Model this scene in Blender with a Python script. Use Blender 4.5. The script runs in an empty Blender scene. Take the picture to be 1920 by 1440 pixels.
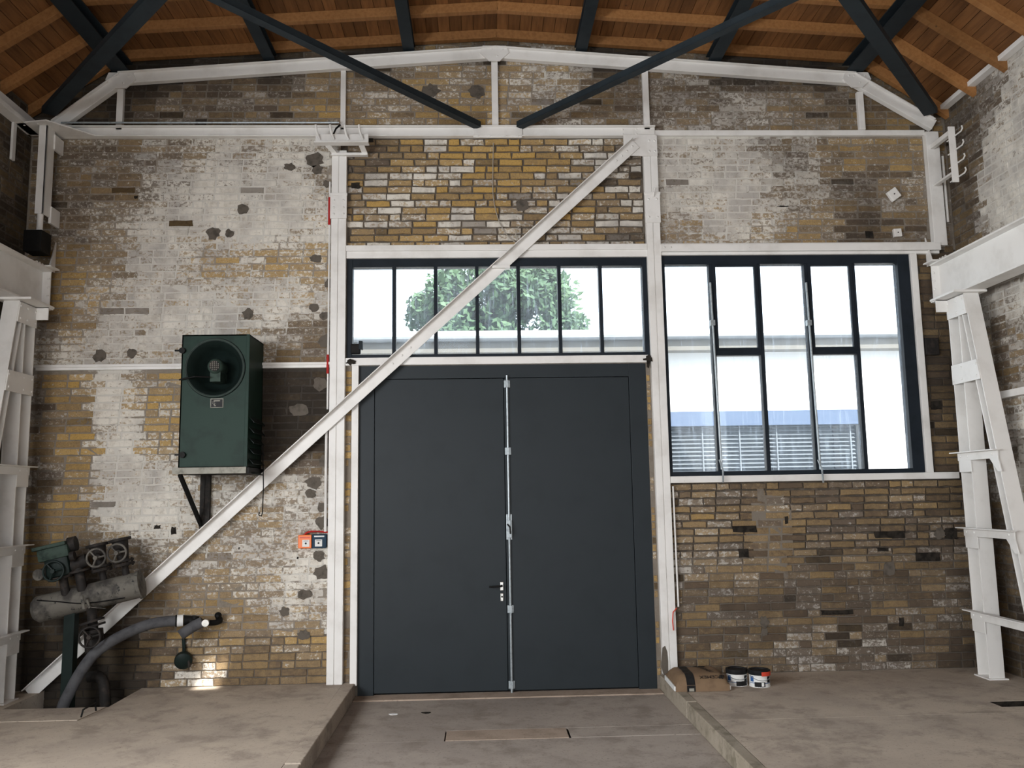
import bpy, bmesh, math, random
from mathutils import Vector, Matrix, noise
random.seed(7)
R = random.random
def ru(a, b): return a + (b - a) * random.random()
scene = bpy.context.scene
C = scene.collection

# ------------------------------------------------------------------ camera
F = 1620.0; PITCH, YAW, ROLL = math.radians(7.42), math.radians(2.2), math.radians(-0.96)
CAMZ = 1.8217
fw = Vector((math.sin(YAW)*math.cos(PITCH), math.cos(YAW)*math.cos(PITCH), math.sin(PITCH)))
rt0 = Vector((math.cos(YAW), -math.sin(YAW), 0)); up0 = rt0.cross(fw)
rt = rt0*math.cos(ROLL) + up0*math.sin(ROLL); up = -rt0*math.sin(ROLL) + up0*math.cos(ROLL)
cd = bpy.data.cameras.new('camera'); cam = bpy.data.objects.new('camera', cd); C.objects.link(cam)
cam.matrix_world = Matrix(((rt.x, up.x, -fw.x, 0), (rt.y, up.y, -fw.y, 0), (rt.z, up.z, -fw.z, CAMZ), (0, 0, 0, 1)))
cd.sensor_width = 36; cd.lens = 36*F/1920; cd.clip_end = 400
scene.camera = cam
# measuring helpers: a point of the photograph on a known plane of the hall
def ray(x, y): return rt*((x-960)/F) - up*((y-720)/F) + fw
def U(x, y, Y=9.0):
    r = ray(x, y); k = Y/r.y; return Vector((r.x*k, Y, r.z*k + CAMZ))
def UX(x, y, X):
    r = ray(x, y); k = X/r.x; return Vector((X, r.y*k, r.z*k + CAMZ))
def UZ(x, y, Z):
    r = ray(x, y); k = (Z-CAMZ)/r.z; return Vector((r.x*k, r.y*k, Z))

# ------------------------------------------------------------------ world, sun, daylight, exposure
w = bpy.data.worlds.new('sky'); scene.world = w; w.use_nodes = True
bg = w.node_tree.nodes['Background']; bg.inputs[0].default_value = (0.86, 0.93, 1.0, 1); bg.inputs[1].default_value = 3.3
sd = bpy.data.lights.new('sun', 'SUN'); sd.energy = 13.0; sd.angle = math.radians(0.6); sd.color = (1.0, 0.95, 0.87)
sun = bpy.data.objects.new('sun', sd); C.objects.link(sun)
SUNV = Vector((-0.30, 0.62, -0.80)).normalized()          # travel direction of the sunlight
sun.rotation_euler = SUNV.to_track_quat('-Z', 'Y').to_euler()
def area(name, loc, direc, sx, sy, e, col=(1, 1, 1)):
    d = bpy.data.lights.new(name, 'AREA'); d.shape = 'RECTANGLE'; d.size = sx; d.size_y = sy; d.energy = e; d.color = col
    o = bpy.data.objects.new(name, d); C.objects.link(o); o.location = loc
    o.rotation_euler = Vector(direc).to_track_quat('-Z', 'Y').to_euler(); return o
# daylight standing in the hall's own side windows and rear gate (all behind the camera)
for yc in (-4.2, -0.6, 3.0):
    area('window_daylight', (-4.70, yc, 2.75), (1, 0.2, -0.6), 2.6, 2.3, 390, (0.97, 0.985, 1.0))
area('gate_daylight', (0.2, -7.4, 2.0), (0, 1, -0.35), 6.0, 3.2, 235, (1.0, 0.98, 0.95))
area('window_daylight', (5.17, -1.5, 2.75), (-1, 0.1, -0.45), 2.6, 2.3, 25, (0.97, 0.985, 1.0))
vs = scene.view_settings
vs.view_transform = 'Standard'; vs.look = 'None'; vs.gamma = 1; vs.use_curve_mapping = False; vs.exposure = -0.15

# ------------------------------------------------------------------ materials
class NT:
    def __init__(s, name):
        s.m = bpy.data.materials.new(name); s.m.use_nodes = True; s.t = s.m.node_tree; s.n = s.t.nodes
        s.b = s.n['Principled BSDF']; s.pos = s.n.new('ShaderNodeNewGeometry').outputs['Position']
    def link(s, a, b): s.t.links.new(a, b)
    def val(s, sock, v):
        if hasattr(v, 'is_linked') or isinstance(v, bpy.types.NodeSocket): s.link(v, sock)
        elif isinstance(v, (tuple, list)) and len(v) == 3 and sock.type == 'RGBA': sock.default_value = (*v, 1)
        else: sock.default_value = v
    def math(s, op, a, b=0.0, clamp=False):
        n = s.n.new('ShaderNodeMath'); n.operation = op; n.use_clamp = clamp; s.val(n.inputs[0], a); s.val(n.inputs[1], b); return n.outputs[0]
    def noise(s, scale, detail=4, rough=0.55, stretch=None, dist=0.0, off=0.0):
        n = s.n.new('ShaderNodeTexNoise'); n.inputs['Scale'].default_value = scale; n.inputs['Detail'].default_value = detail
        n.inputs['Roughness'].default_value = rough; n.inputs['Distortion'].default_value = dist
        v = s.pos
        if stretch or off:
            mp = s.n.new('ShaderNodeMapping'); mp.inputs['Scale'].default_value = stretch or (1, 1, 1); mp.inputs['Location'].default_value = (off, off, off)
            s.link(v, mp.inputs[0]); v = mp.outputs[0]
        s.link(v, n.inputs['Vector']); return n.outputs[0]
    def step(s, v, a, b):
        n = s.n.new('ShaderNodeMapRange'); n.interpolation_type = 'SMOOTHSTEP'; s.val(n.inputs[0], v); s.val(n.inputs[1], a); s.val(n.inputs[2], b); return n.outputs[0]
    def mix(s, f, a, b, mode='MIX'):
        n = s.n.new('ShaderNodeMix'); n.data_type = 'RGBA'; n.blend_type = mode; s.val(n.inputs[0], f); s.val(n.inputs[6], a); s.val(n.inputs[7], b); return n.outputs[2]
    def bump(s, h, strength=0.3, dist=0.01):
        n = s.n.new('ShaderNodeBump'); n.inputs['Strength'].default_value = strength; n.inputs['Distance'].default_value = dist
        s.link(h, n.inputs['Height']); s.link(n.outputs[0], s.b.inputs['Normal'])
    def done(s, col, rough=0.6, metal=0.0, spec=None):
        s.val(s.b.inputs['Base Color'], col); s.val(s.b.inputs['Roughness'], rough); s.b.inputs['Metallic'].default_value = metal
        if spec is not None: s.b.inputs['Specular IOR Level'].default_value = spec
        return s.m
def paint(name, c1, c2, scale=8, rough=0.5, metal=0.0, lo=0.45, hi=0.7, spots=None, bump=0.0, stretch=None, bscale=None, spec=None):
    t = NT(name); n = t.noise(scale, 6, 0.6, stretch); col = t.mix(t.step(n, lo, hi), c1, c2)
    if spots:
        n2 = t.noise(spots[0], 5, 0.65, off=3.1); col = t.mix(t.step(n2, spots[1], spots[1]+0.06), col, spots[2])
    if bump: t.bump(t.noise(bscale or scale*6, 5, 0.6), bump, 0.006)
    return t.done(col, rough, metal, spec)
M = {}
M['white'] = paint('white_steel_paint', (0.77, 0.755, 0.73), (0.67, 0.65, 0.62), 3.0, 0.5, spots=(24, 0.72, (0.30, 0.25, 0.20)), bump=0.08)
M['dark'] = paint('dark_grey_steel_paint', (0.022, 0.030, 0.036), (0.016, 0.022, 0.027), 5, 0.55, spec=0.14)
M['door'] = paint('slate_grey_door_paint', (0.0165, 0.0225, 0.027), (0.014, 0.0195, 0.0235), 3, 0.5, spec=0.25)
M['frame'] = paint('window_frame_paint', (0.014, 0.019, 0.026), (0.010, 0.014, 0.019), 5, 0.5, spec=0.14)
M['galv'] = paint('galvanised_steel', (0.36, 0.40, 0.42), (0.26, 0.29, 0.31), 30, 0.42, 0.5)
M['green'] = paint('bottle_green_enamel', (0.013, 0.033, 0.024), (0.009, 0.023, 0.017), 6, 0.5, spots=(34, 0.70, (0.02, 0.022, 0.02)), bump=0.05, bscale=40, spec=0.14)
M['greendark'] = paint('dark_green_enamel', (0.011, 0.019, 0.017), (0.007, 0.012, 0.011), 7, 0.5, spec=0.14)
M['greenpale'] = paint('dusty_green_enamel', (0.040, 0.062, 0.050), (0.020, 0.031, 0.026), 14, 0.6, spec=0.14)
M['black'] = paint('black_iron', (0.007, 0.007, 0.007), (0.012, 0.011, 0.010), 10, 0.6, spec=0.14)
M['iron'] = paint('rusty_dark_iron', (0.020, 0.018, 0.017), (0.045, 0.036, 0.03), 16, 0.65, bump=0.2, spec=0.14)
M['drum'] = paint('grimy_grey_drum', (0.135, 0.125, 0.108), (0.05, 0.046, 0.042), 5, 0.7, lo=0.42, hi=0.62, spots=(22, 0.60, (0.03, 0.03, 0.03)), bump=0.25, bscale=20, spec=0.14)
M['rubber'] = paint('grey_rubber_hose', (0.085, 0.085, 0.090), (0.055, 0.055, 0.06), 12, 0.7, spec=0.14)
M['dust'] = paint('dusty_ledge', (0.30, 0.29, 0.25), (0.16, 0.155, 0.13), 10, 0.8)
M['orange'] = paint('orange_plastic', (0.80, 0.16, 0.015), (0.74, 0.14, 0.015), 8, 0.35)
M['navy'] = paint('dark_blue_plastic', (0.006, 0.028, 0.055), (0.006, 0.022, 0.045), 8, 0.35, spec=0.14)
M['paper'] = paint('white_paper', (0.72, 0.72, 0.70), (0.64, 0.64, 0.63), 30, 0.7)
M['kraft'] = paint('kraft_paper', (0.20, 0.128, 0.072), (0.155, 0.098, 0.055), 9, 0.75, bump=0.2, bscale=18)
M['ink'] = paint('black_ink', (0.012, 0.012, 0.013), (0.02, 0.02, 0.02), 12, 0.5, spec=0.14)
M['red'] = paint('red_plastic', (0.42, 0.015, 0.012), (0.30, 0.012, 0.01), 12, 0.4)
M['redpaint'] = paint('spilled_red_paint', (0.62, 0.06, 0.03), (0.5, 0.04, 0.02), 12, 0.4)
M['blue'] = paint('blue_print', (0.03, 0.10, 0.28), (0.02, 0.07, 0.2), 12, 0.45)
M['silver'] = paint('worn_nickel', (0.62, 0.62, 0.60), (0.5, 0.5, 0.48), 20, 0.3, 0.8)
M['cement'] = paint('grey_cement_patch', (0.120, 0.103, 0.085), (0.070, 0.060, 0.050), 12, 0.9, bump=0.5, bscale=50, spec=0.14)
M['hole'] = paint('hole_shade_and_dirt', (0.014, 0.012, 0.010), (0.032, 0.027, 0.022), 14, 0.95, lo=.4, hi=.6, spec=0.14)  # near-black: painted shade of holes, slot and pit, dirt in joints
M['bare'] = paint('bare_brown_brick', (0.100, 0.068, 0.034), (0.075, 0.05, 0.027), 30, 0.9, spec=0.15)
M['smear'] = paint('tan_mortar_smear', (0.205, 0.160, 0.112), (0.15, 0.115, 0.08), 10, 0.95, bump=0.4, bscale=40, spec=0.15)
M['tape'] = paint('thin_grey_cable', (0.36, 0.33, 0.28), (0.28, 0.25, 0.21), 10, 0.6)

def brick_mat():
    t = NT('weathered_ochre_brick')
    a = t.n.new('ShaderNodeAttribute'); a.attribute_name = 'bt'
    s = t.n.new('ShaderNodeSeparateColor'); t.link(a.outputs['Color'], s.inputs[0])
    wv, o, g, r = s.outputs[0], s.outputs[1], s.outputs[2], a.outputs['Alpha']
    big = t.noise(2.3, 4, 0.6); mid = t.noise(15, 8, 0.72, (1, 1, 1.5)); fine = t.noise(70, 5, 0.7); patchy = t.noise(34, 6, 0.7, off=6.0)
    # clay: brown -> tan -> ochre
    oo = t.math('ADD', o, t.math('MULTIPLY', t.math('SUBTRACT', r, 0.5), 0.5))
    oo = t.math('ADD', oo, t.math('MULTIPLY', t.math('SUBTRACT', mid, 0.5), 1.0))
    clay = t.mix(t.step(oo, 0.1, 0.55), (0.125, 0.090, 0.062), (0.275, 0.190, 0.098))
    clay = t.mix(t.step(oo, 0.5, 1.05), clay, (0.470, 0.300, 0.095))
    clay = t.mix(t.math('MULTIPLY', t.step(fine, 0.48, 0.68), 0.55), clay, (0.10, 0.070, 0.048))
    # remains of limewash: torn patches, a thin veil and bits caught in the pores
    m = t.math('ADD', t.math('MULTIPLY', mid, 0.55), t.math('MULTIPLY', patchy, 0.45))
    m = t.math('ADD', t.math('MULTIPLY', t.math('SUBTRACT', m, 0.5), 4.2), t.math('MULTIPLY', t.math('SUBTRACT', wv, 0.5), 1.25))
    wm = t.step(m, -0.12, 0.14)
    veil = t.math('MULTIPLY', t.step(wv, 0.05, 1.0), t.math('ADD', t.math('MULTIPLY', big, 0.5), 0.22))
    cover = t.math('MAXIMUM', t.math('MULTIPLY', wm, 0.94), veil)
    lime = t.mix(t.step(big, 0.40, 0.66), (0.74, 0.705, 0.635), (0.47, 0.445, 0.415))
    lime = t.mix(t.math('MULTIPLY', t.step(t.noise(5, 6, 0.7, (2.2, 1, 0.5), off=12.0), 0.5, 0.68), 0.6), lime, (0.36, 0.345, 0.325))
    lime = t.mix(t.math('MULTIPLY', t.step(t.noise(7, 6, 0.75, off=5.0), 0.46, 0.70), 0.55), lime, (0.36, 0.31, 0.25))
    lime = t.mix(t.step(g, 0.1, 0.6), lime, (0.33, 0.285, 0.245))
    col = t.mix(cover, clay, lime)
    # thin scatter of dark chips, then soot and painted shade
    chip = t.step(t.noise(34, 5, 0.78, off=9.0), 0.63, 0.67)
    col = t.mix(t.math('MULTIPLY', chip, 0.8), col, (0.05, 0.04, 0.032))
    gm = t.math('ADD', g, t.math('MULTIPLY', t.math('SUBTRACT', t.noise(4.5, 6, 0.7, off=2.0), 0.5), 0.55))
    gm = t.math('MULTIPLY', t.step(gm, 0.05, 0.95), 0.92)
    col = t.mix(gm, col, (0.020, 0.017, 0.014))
    h = t.math('ADD', t.math('MULTIPLY', fine, 0.5), t.math('MULTIPLY', wm, 0.35)); t.bump(h, 0.55, 0.006)
    return t.done(col, 0.92, 0, 0.2)
def mortar_mat():
    t = NT('old_lime_mortar')
    a = t.n.new('ShaderNodeAttribute'); a.attribute_name = 'bt'
    s = t.n.new('ShaderNodeSeparateColor'); t.link(a.outputs['Color'], s.inputs[0])
    wv, o, g, l = s.outputs[0], s.outputs[1], s.outputs[2], a.outputs['Alpha']
    mid = t.noise(11, 6, 0.68); fine = t.noise(70, 4, 0.7)
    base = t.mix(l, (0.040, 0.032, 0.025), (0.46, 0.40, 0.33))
    base = t.mix(t.math('MULTIPLY', t.step(mid, 0.46, 0.60), 0.55), base, (0.17, 0.14, 0.11))
    m = t.math('ADD', t.math('MULTIPLY', t.math('SUBTRACT', mid, 0.5), 1.6), t.math('SUBTRACT', wv, 0.55))
    col = t.mix(t.math('MULTIPLY', t.step(m, -0.1, 0.12), t.step(l, 0.15, 0.45)), base, (0.60, 0.575, 0.525))
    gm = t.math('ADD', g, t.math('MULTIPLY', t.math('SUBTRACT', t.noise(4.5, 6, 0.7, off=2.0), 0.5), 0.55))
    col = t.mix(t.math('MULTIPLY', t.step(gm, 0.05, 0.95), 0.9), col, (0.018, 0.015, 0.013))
    t.bump(fine, 0.6, 0.006)
    return t.done(col, 0.95, 0, 0.2)
M['brick'] = brick_mat(); M['mortar'] = mortar_mat()
def concrete(name, c1, c2, c3):
    t = NT(name); n = t.noise(0.9, 6, 0.65); n2 = t.noise(3.4, 7, 0.7, off=4.0); n3 = t.noise(45, 4, 0.7)
    col = t.mix(t.step(n, 0.38, 0.66), c1, c2); col = t.mix(t.math('MULTIPLY', t.step(n2, 0.46, 0.66), 0.75), col, c3)
    col = t.mix(t.math('MULTIPLY', t.step(n3, 0.58, 0.68), 0.5), col, (0.07, 0.058, 0.045))
    t.bump(n3, 0.25, 0.004); return t.done(col, 0.82, 0, 0.3)
M['floor'] = concrete('worn_concrete', (0.475, 0.402, 0.325), (0.385, 0.325, 0.268), (0.265, 0.220, 0.180))
M['drive'] = concrete('driveway_concrete', (0.375, 0.327, 0.285), (0.310, 0.268, 0.235), (0.225, 0.190, 0.160))
M['slab'] = concrete('raised_cover_concrete', (0.40, 0.315, 0.25), (0.33, 0.26, 0.205), (0.25, 0.195, 0.15))
M['kerb'] = concrete('mossy_kerb', (0.33, 0.285, 0.225), (0.25, 0.215, 0.16), (0.12, 0.105, 0.07))
def wood(name, c1, c2):
    t = NT(name); oi = t.n.new('ShaderNodeObjectInfo').outputs['Random']
    g = t.noise(5, 5, 0.6, (6, 0.5, 6)); col = t.mix(t.step(g, 0.35, 0.7), c1, c2)
    v = t.math('ADD', t.math('MULTIPLY', oi, 0.55), 0.72)
    col = t.mix(1.0, col, (0, 0, 0), 'MIX') if False else col
    hsv = t.n.new('ShaderNodeHueSaturation'); t.link(col, hsv.inputs['Color']); t.link(v, hsv.inputs['Value'])
    kn = t.step(t.noise(7, 2, 0.5, (1, 0.8, 1), off=7.0), 0.74, 0.77)
    col = t.mix(t.math('MULTIPLY', kn, 0.8), hsv.outputs[0], (0.05, 0.022, 0.01)); t.bump(g, 0.1, 0.003)
    return t.done(col, 0.6, 0, 0.3)
M['pine'] = wood('pine_boards', (0.215, 0.096, 0.034), (0.145, 0.062, 0.022))
M['rafter'] = wood('pine_battens', (0.30, 0.142, 0.050), (0.235, 0.105, 0.034))
def glass():
    t = NT('streaked_window_glass'); t.n.remove(t.b)
    out = t.n['Material Output']; tr = t.n.new('ShaderNodeBsdfTransparent'); gl = t.n.new('ShaderNodeBsdfGlossy'); df = t.n.new('ShaderNodeBsdfTranslucent')
    tr.inputs[0].default_value = (0.95, 0.98, 1.0, 1); gl.inputs['Roughness'].default_value = 0.03; df.inputs[0].default_value = (0.75, 0.86, 1.0, 1)
    st = t.step(t.noise(9, 5, 0.7, (6, 1, 0.35)), 0.5, 0.8)
    m1 = t.n.new('ShaderNodeMixShader'); t.link(t.math('ADD', t.math('MULTIPLY', st, 0.20), 0.05), m1.inputs[0]); t.link(tr.outputs[0], m1.inputs[1]); t.link(df.outputs[0], m1.inputs[2])
    m2 = t.n.new('ShaderNodeMixShader'); m2.inputs[0].default_value = 0.04; t.link(m1.outputs[0], m2.inputs[1]); t.link(gl.outputs[0], m2.inputs[2])
    t.link(m2.outputs[0], out.inputs[0]); return t.m
M['glass'] = glass()
M['render'] = paint('white_house_render', (0.86, 0.85, 0.83), (0.80, 0.79, 0.77), 1.5, 0.85)
M['fascia'] = paint('cream_eaves', (0.19, 0.175, 0.15), (0.17, 0.155, 0.13), 2, 0.7)
M['gutter'] = paint('zinc_gutter', (0.16, 0.17, 0.18), (0.13, 0.14, 0.15), 4, 0.6)
M['roofing'] = paint('pale_roofing', (0.78, 0.78, 0.77), (0.7, 0.7, 0.69), 2, 0.8)
M['bluepanel'] = paint('blue_grey_panel', (0.085, 0.122, 0.200), (0.075, 0.11, 0.185), 2, 0.5)
M['pane_dark'] = paint('shaded_window_interior', (0.045, 0.060, 0.070), (0.12, 0.14, 0.15), 1.6, 0.25, stretch=(1, 1, 0.25))
M['blind'] = paint('aluminium_blind', (0.20, 0.22, 0.24), (0.17, 0.19, 0.21), 6, 0.5)
M['leaf'] = paint('poplar_leaves', (0.075, 0.135, 0.065), (0.045, 0.09, 0.05), 0.8, 0.6)
M['bark'] = paint('tree_bark', (0.12, 0.09, 0.06), (0.08, 0.06, 0.04), 6, 0.9)
M['yard'] = concrete('yard_paving', (0.30, 0.29, 0.27), (0.26, 0.25, 0.23), (0.2, 0.19, 0.17))

# ------------------------------------------------------------------ mesh building
OFF = {}
class MB:
    def __init__(s): s.v = []; s.f = []; s.a = None
    def add(s, vs, fs):
        k = len(s.v); s.v += [Vector(p) for p in vs]; s.f += [tuple(i+k for i in f) for f in fs]; return s
    def box(s, x0, x1, y0, y1, z0, z1):
        return s.add([(x0, y0, z0), (x1, y0, z0), (x1, y1, z0), (x0, y1, z0), (x0, y0, z1), (x1, y0, z1), (x1, y1, z1), (x0, y1, z1)],
                     [(0, 3, 2, 1), (4, 5, 6, 7), (0, 1, 5, 4), (1, 2, 6, 5), (2, 3, 7, 6), (3, 0, 4, 7)])
    def hexa(s, p):   # eight corners: bottom loop, top loop
        return s.add(p, [(0, 3, 2, 1), (4, 5, 6, 7), (0, 1, 5, 4), (1, 2, 6, 5), (2, 3, 7, 6), (3, 0, 4, 7)])
    def bar(s, p, q, wd, ht, upv=(0, 0, 1), c=(0, 0)):  # bar from p to q; wd along side, ht along up; c shifts the section
        p, q = Vector(p), Vector(q); d = (q-p).normalized(); u = Vector(upv); sd_ = d.cross(u).normalized(); u = sd_.cross(d).normalized()
        o = sd_*c[0] + u*c[1]
        pts = [e+o+sd_*(a*wd/2)+u*(b*ht/2) for b in (-1, 1) for e, a in ((p, -1), (p, 1), (q, 1), (q, -1))]
        return s.hexa(pts)
    def cyl(s, p, q, r, n=14, r2=None, cap=True):
        p, q = Vector(p), Vector(q); r2 = r if r2 is None else r2; d = (q-p).normalized()
        a = d.orthogonal().normalized(); b = d.cross(a); vs_ = []
        for e, rr in ((p, r), (q, r2)):
            for i in range(n):
                t = 2*math.pi*i/n; vs_.append(e + a*(rr*math.cos(t)) + b*(rr*math.sin(t)))
        fs = [(i, (i+1) % n, n+(i+1) % n, n+i) for i in range(n)]
        if cap: fs += [tuple(range(n-1, -1, -1)), tuple(range(n, 2*n))]
        return s.add(vs_, fs)
    def tube(s, pts, r, n=8, sub=0):
        pts = [Vector(p) for p in pts]
        if sub:
            o = []; P = [pts[0]] + pts + [pts[-1]]
            for i in range(1, len(P)-2):
                for k in range(sub):
                    t = k/sub; a, b, c, d = P[i-1], P[i], P[i+1], P[i+2]
                    o.append(0.5*((2*b)+(c-a)*t+(2*a-5*b+4*c-d)*t*t+(3*b-a-3*c+d)*t**3))
            pts = o + [pts[-1]]
        vs_ = []; a = None
        for i, p in enumerate(pts):
            d = (pts[min(i+1, len(pts)-1)] - pts[max(i-1, 0)]).normalized()
            a = d.orthogonal().normalized() if a is None else (a - d*a.dot(d)).normalized()
            b = d.cross(a)
            vs_ += [p + a*(r*math.cos(2*math.pi*k/n)) + b*(r*math.sin(2*math.pi*k/n)) for k in range(n)]
        fs = [(i*n+k, i*n+(k+1) % n, (i+1)*n+(k+1) % n, (i+1)*n+k) for i in range(len(pts)-1) for k in range(n)]
        fs += [tuple(range(n-1, -1, -1)), tuple((len(pts)-1)*n+k for k in range(n))]
        return s.add(vs_, fs)
    def torus(s, c, axis, R_, r, n=24, m=8):
        c = Vector(c); d = Vector(axis).normalized(); a = d.orthogonal().normalized(); b = d.cross(a); vs_ = []
        for i in range(n):
            t = 2*math.pi*i/n; e = a*math.cos(t)+b*math.sin(t)
            for k in range(m):
                u = 2*math.pi*k/m; vs_.append(c + e*(R_+r*math.cos(u)) + d*(r*math.sin(u)))
        return s.add(vs_, [(i*m+k, ((i+1) % n)*m+k, ((i+1) % n)*m+(k+1) % m, i*m+(k+1) % m) for i in range(n) for k in range(m)])
    def lathe(s, c, axis, prof, n=24):   # prof: (radius, distance along axis)
        c = Vector(c); d = Vector(axis).normalized(); a = d.orthogonal().normalized(); b = d.cross(a); vs_ = []
        for rr, h in prof:
            vs_ += [c + d*h + (a*math.cos(2*math.pi*i/n)+b*math.sin(2*math.pi*i/n))*rr for i in range(n)]
        return s.add(vs_, [(j*n+i, j*n+(i+1) % n, (j+1)*n+(i+1) % n, (j+1)*n+i) for j in range(len(prof)-1) for i in range(n)])
    def prism(s, poly, dv):               # planar polygon extruded by dv
        n = len(poly); poly = [Vector(p) for p in poly]; dv = Vector(dv)
        return s.add(poly + [p+dv for p in poly], [tuple(range(n-1, -1, -1)), tuple(range(n, 2*n))] + [(i, (i+1) % n, n+(i+1) % n, n+i) for i in range(n)])
    def dome(s, c, nrm, r, h=None, n=8):
        h = h or r*0.6; c = Vector(c)
        s.lathe(c, nrm, [(r, 0), (r*0.8, h*0.6), (r*0.35, h*0.95)], n); d = Vector(nrm).normalized(); k = len(s.v)
        s.f.append(tuple(range(k-n, k))); return s
    def build(s, name, mat, parent=None, bevel=0, smooth=False):
        me = bpy.data.meshes.new(name)
        if parent is None:
            xs = [p.x for p in s.v]; ys = [p.y for p in s.v]; zs = [p.z for p in s.v]
            off = Vector(((min(xs)+max(xs))/2, (min(ys)+max(ys))/2, min(zs)))
        else: off = OFF[parent.name]
        me.from_pydata([p-off for p in s.v], [], s.f); me.update()
        if s.a is not None:
            at = me.color_attributes.new('bt', 'FLOAT_COLOR', 'POINT')
            at.data.foreach_set('color', [c for q in s.a for c in q])
        bm = bmesh.new(); bm.from_mesh(me)
        if s.a is None: bmesh.ops.recalc_face_normals(bm, faces=bm.faces)
        if bevel:
            es = [e for e in bm.edges if len(e.link_faces) == 2 and e.calc_face_angle(0) > 0.6]
            bmesh.ops.bevel(bm, geom=es, offset=bevel, segments=2, affect='EDGES', profile=0.5, clamp_overlap=True)
        bm.to_mesh(me); bm.free()
        if smooth:
            for p in me.polygons: p.use_smooth = True
            me.set_sharp_from_angle(angle=math.radians(40))
        me.materials.append(M[mat] if isinstance(mat, str) else mat)
        o = bpy.data.objects.new(name, me); C.objects.link(o)
        if parent is None: o.location = off
        else: o.parent = parent
        OFF[o.name] = off
        return o
def tag(o, label=None, cat=None, group=None, kind=None):
    if label: o['label'] = label
    if cat: o['category'] = cat
    if group: o['group'] = group
    if kind: o['kind'] = kind
    return o
def thing(name, loc, label=None, cat=None, group=None, kind=None):
    o = bpy.data.objects.new(name, None); o.empty_display_size = 0.1; C.objects.link(o); o.location = loc; OFF[o.name] = Vector(loc)
    return tag(o, label, cat, group, kind)
def text_mesh(name, body, size, mat, parent, origin, xdir, ydir, depth=0.001, align='CENTER'):
    cu = bpy.data.curves.new(name, 'FONT'); cu.body = body; cu.size = size; cu.extrude = depth/2; cu.align_x = align; cu.align_y = 'CENTER'; cu.resolution_u = 2
    t = bpy.data.objects.new(name, cu); C.objects.link(t); dg = bpy.context.evaluated_depsgraph_get()
    me = bpy.data.meshes.new_from_object(t.evaluated_get(dg)); bpy.data.objects.remove(t); bpy.data.curves.remove(cu)
    X = Vector(xdir).normalized(); Yd = Vector(ydir).normalized(); Z = X.cross(Yd)
    me.transform(Matrix((X, Yd, Z)).transposed().to_4x4()); me.transform(Matrix.Translation(Vector(origin)-OFF[parent.name]))
    me.materials.clear(); me.materials.append(M[mat]); me.name = name
    o = bpy.data.objects.new(name, me); C.objects.link(o); o.parent = parent; OFF[o.name] = OFF[parent.name]; return o

# ------------------------------------------------------------------ the hall: key measures
YW = 9.0; XL, XR = -4.75, 5.22; XC = 0.235
PROF = [(-4.95, 5.895), (-3.82, 6.65), (XC, 6.915), (4.27, 6.65), (5.40, 5.895)]
def roofz(x):
    for (a, za), (b, zb) in zip(PROF, PROF[1:]):
        if a <= x <= b: return za + (zb-za)*(x-a)/(b-a)
    return PROF[0][1]
DOOR = (-1.25, 1.765, -0.9, 3.20)
W1 = (-1.385, 1.815, 3.285, 4.352)
W2 = (1.965, 4.69, 2.003, 4.365)

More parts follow.
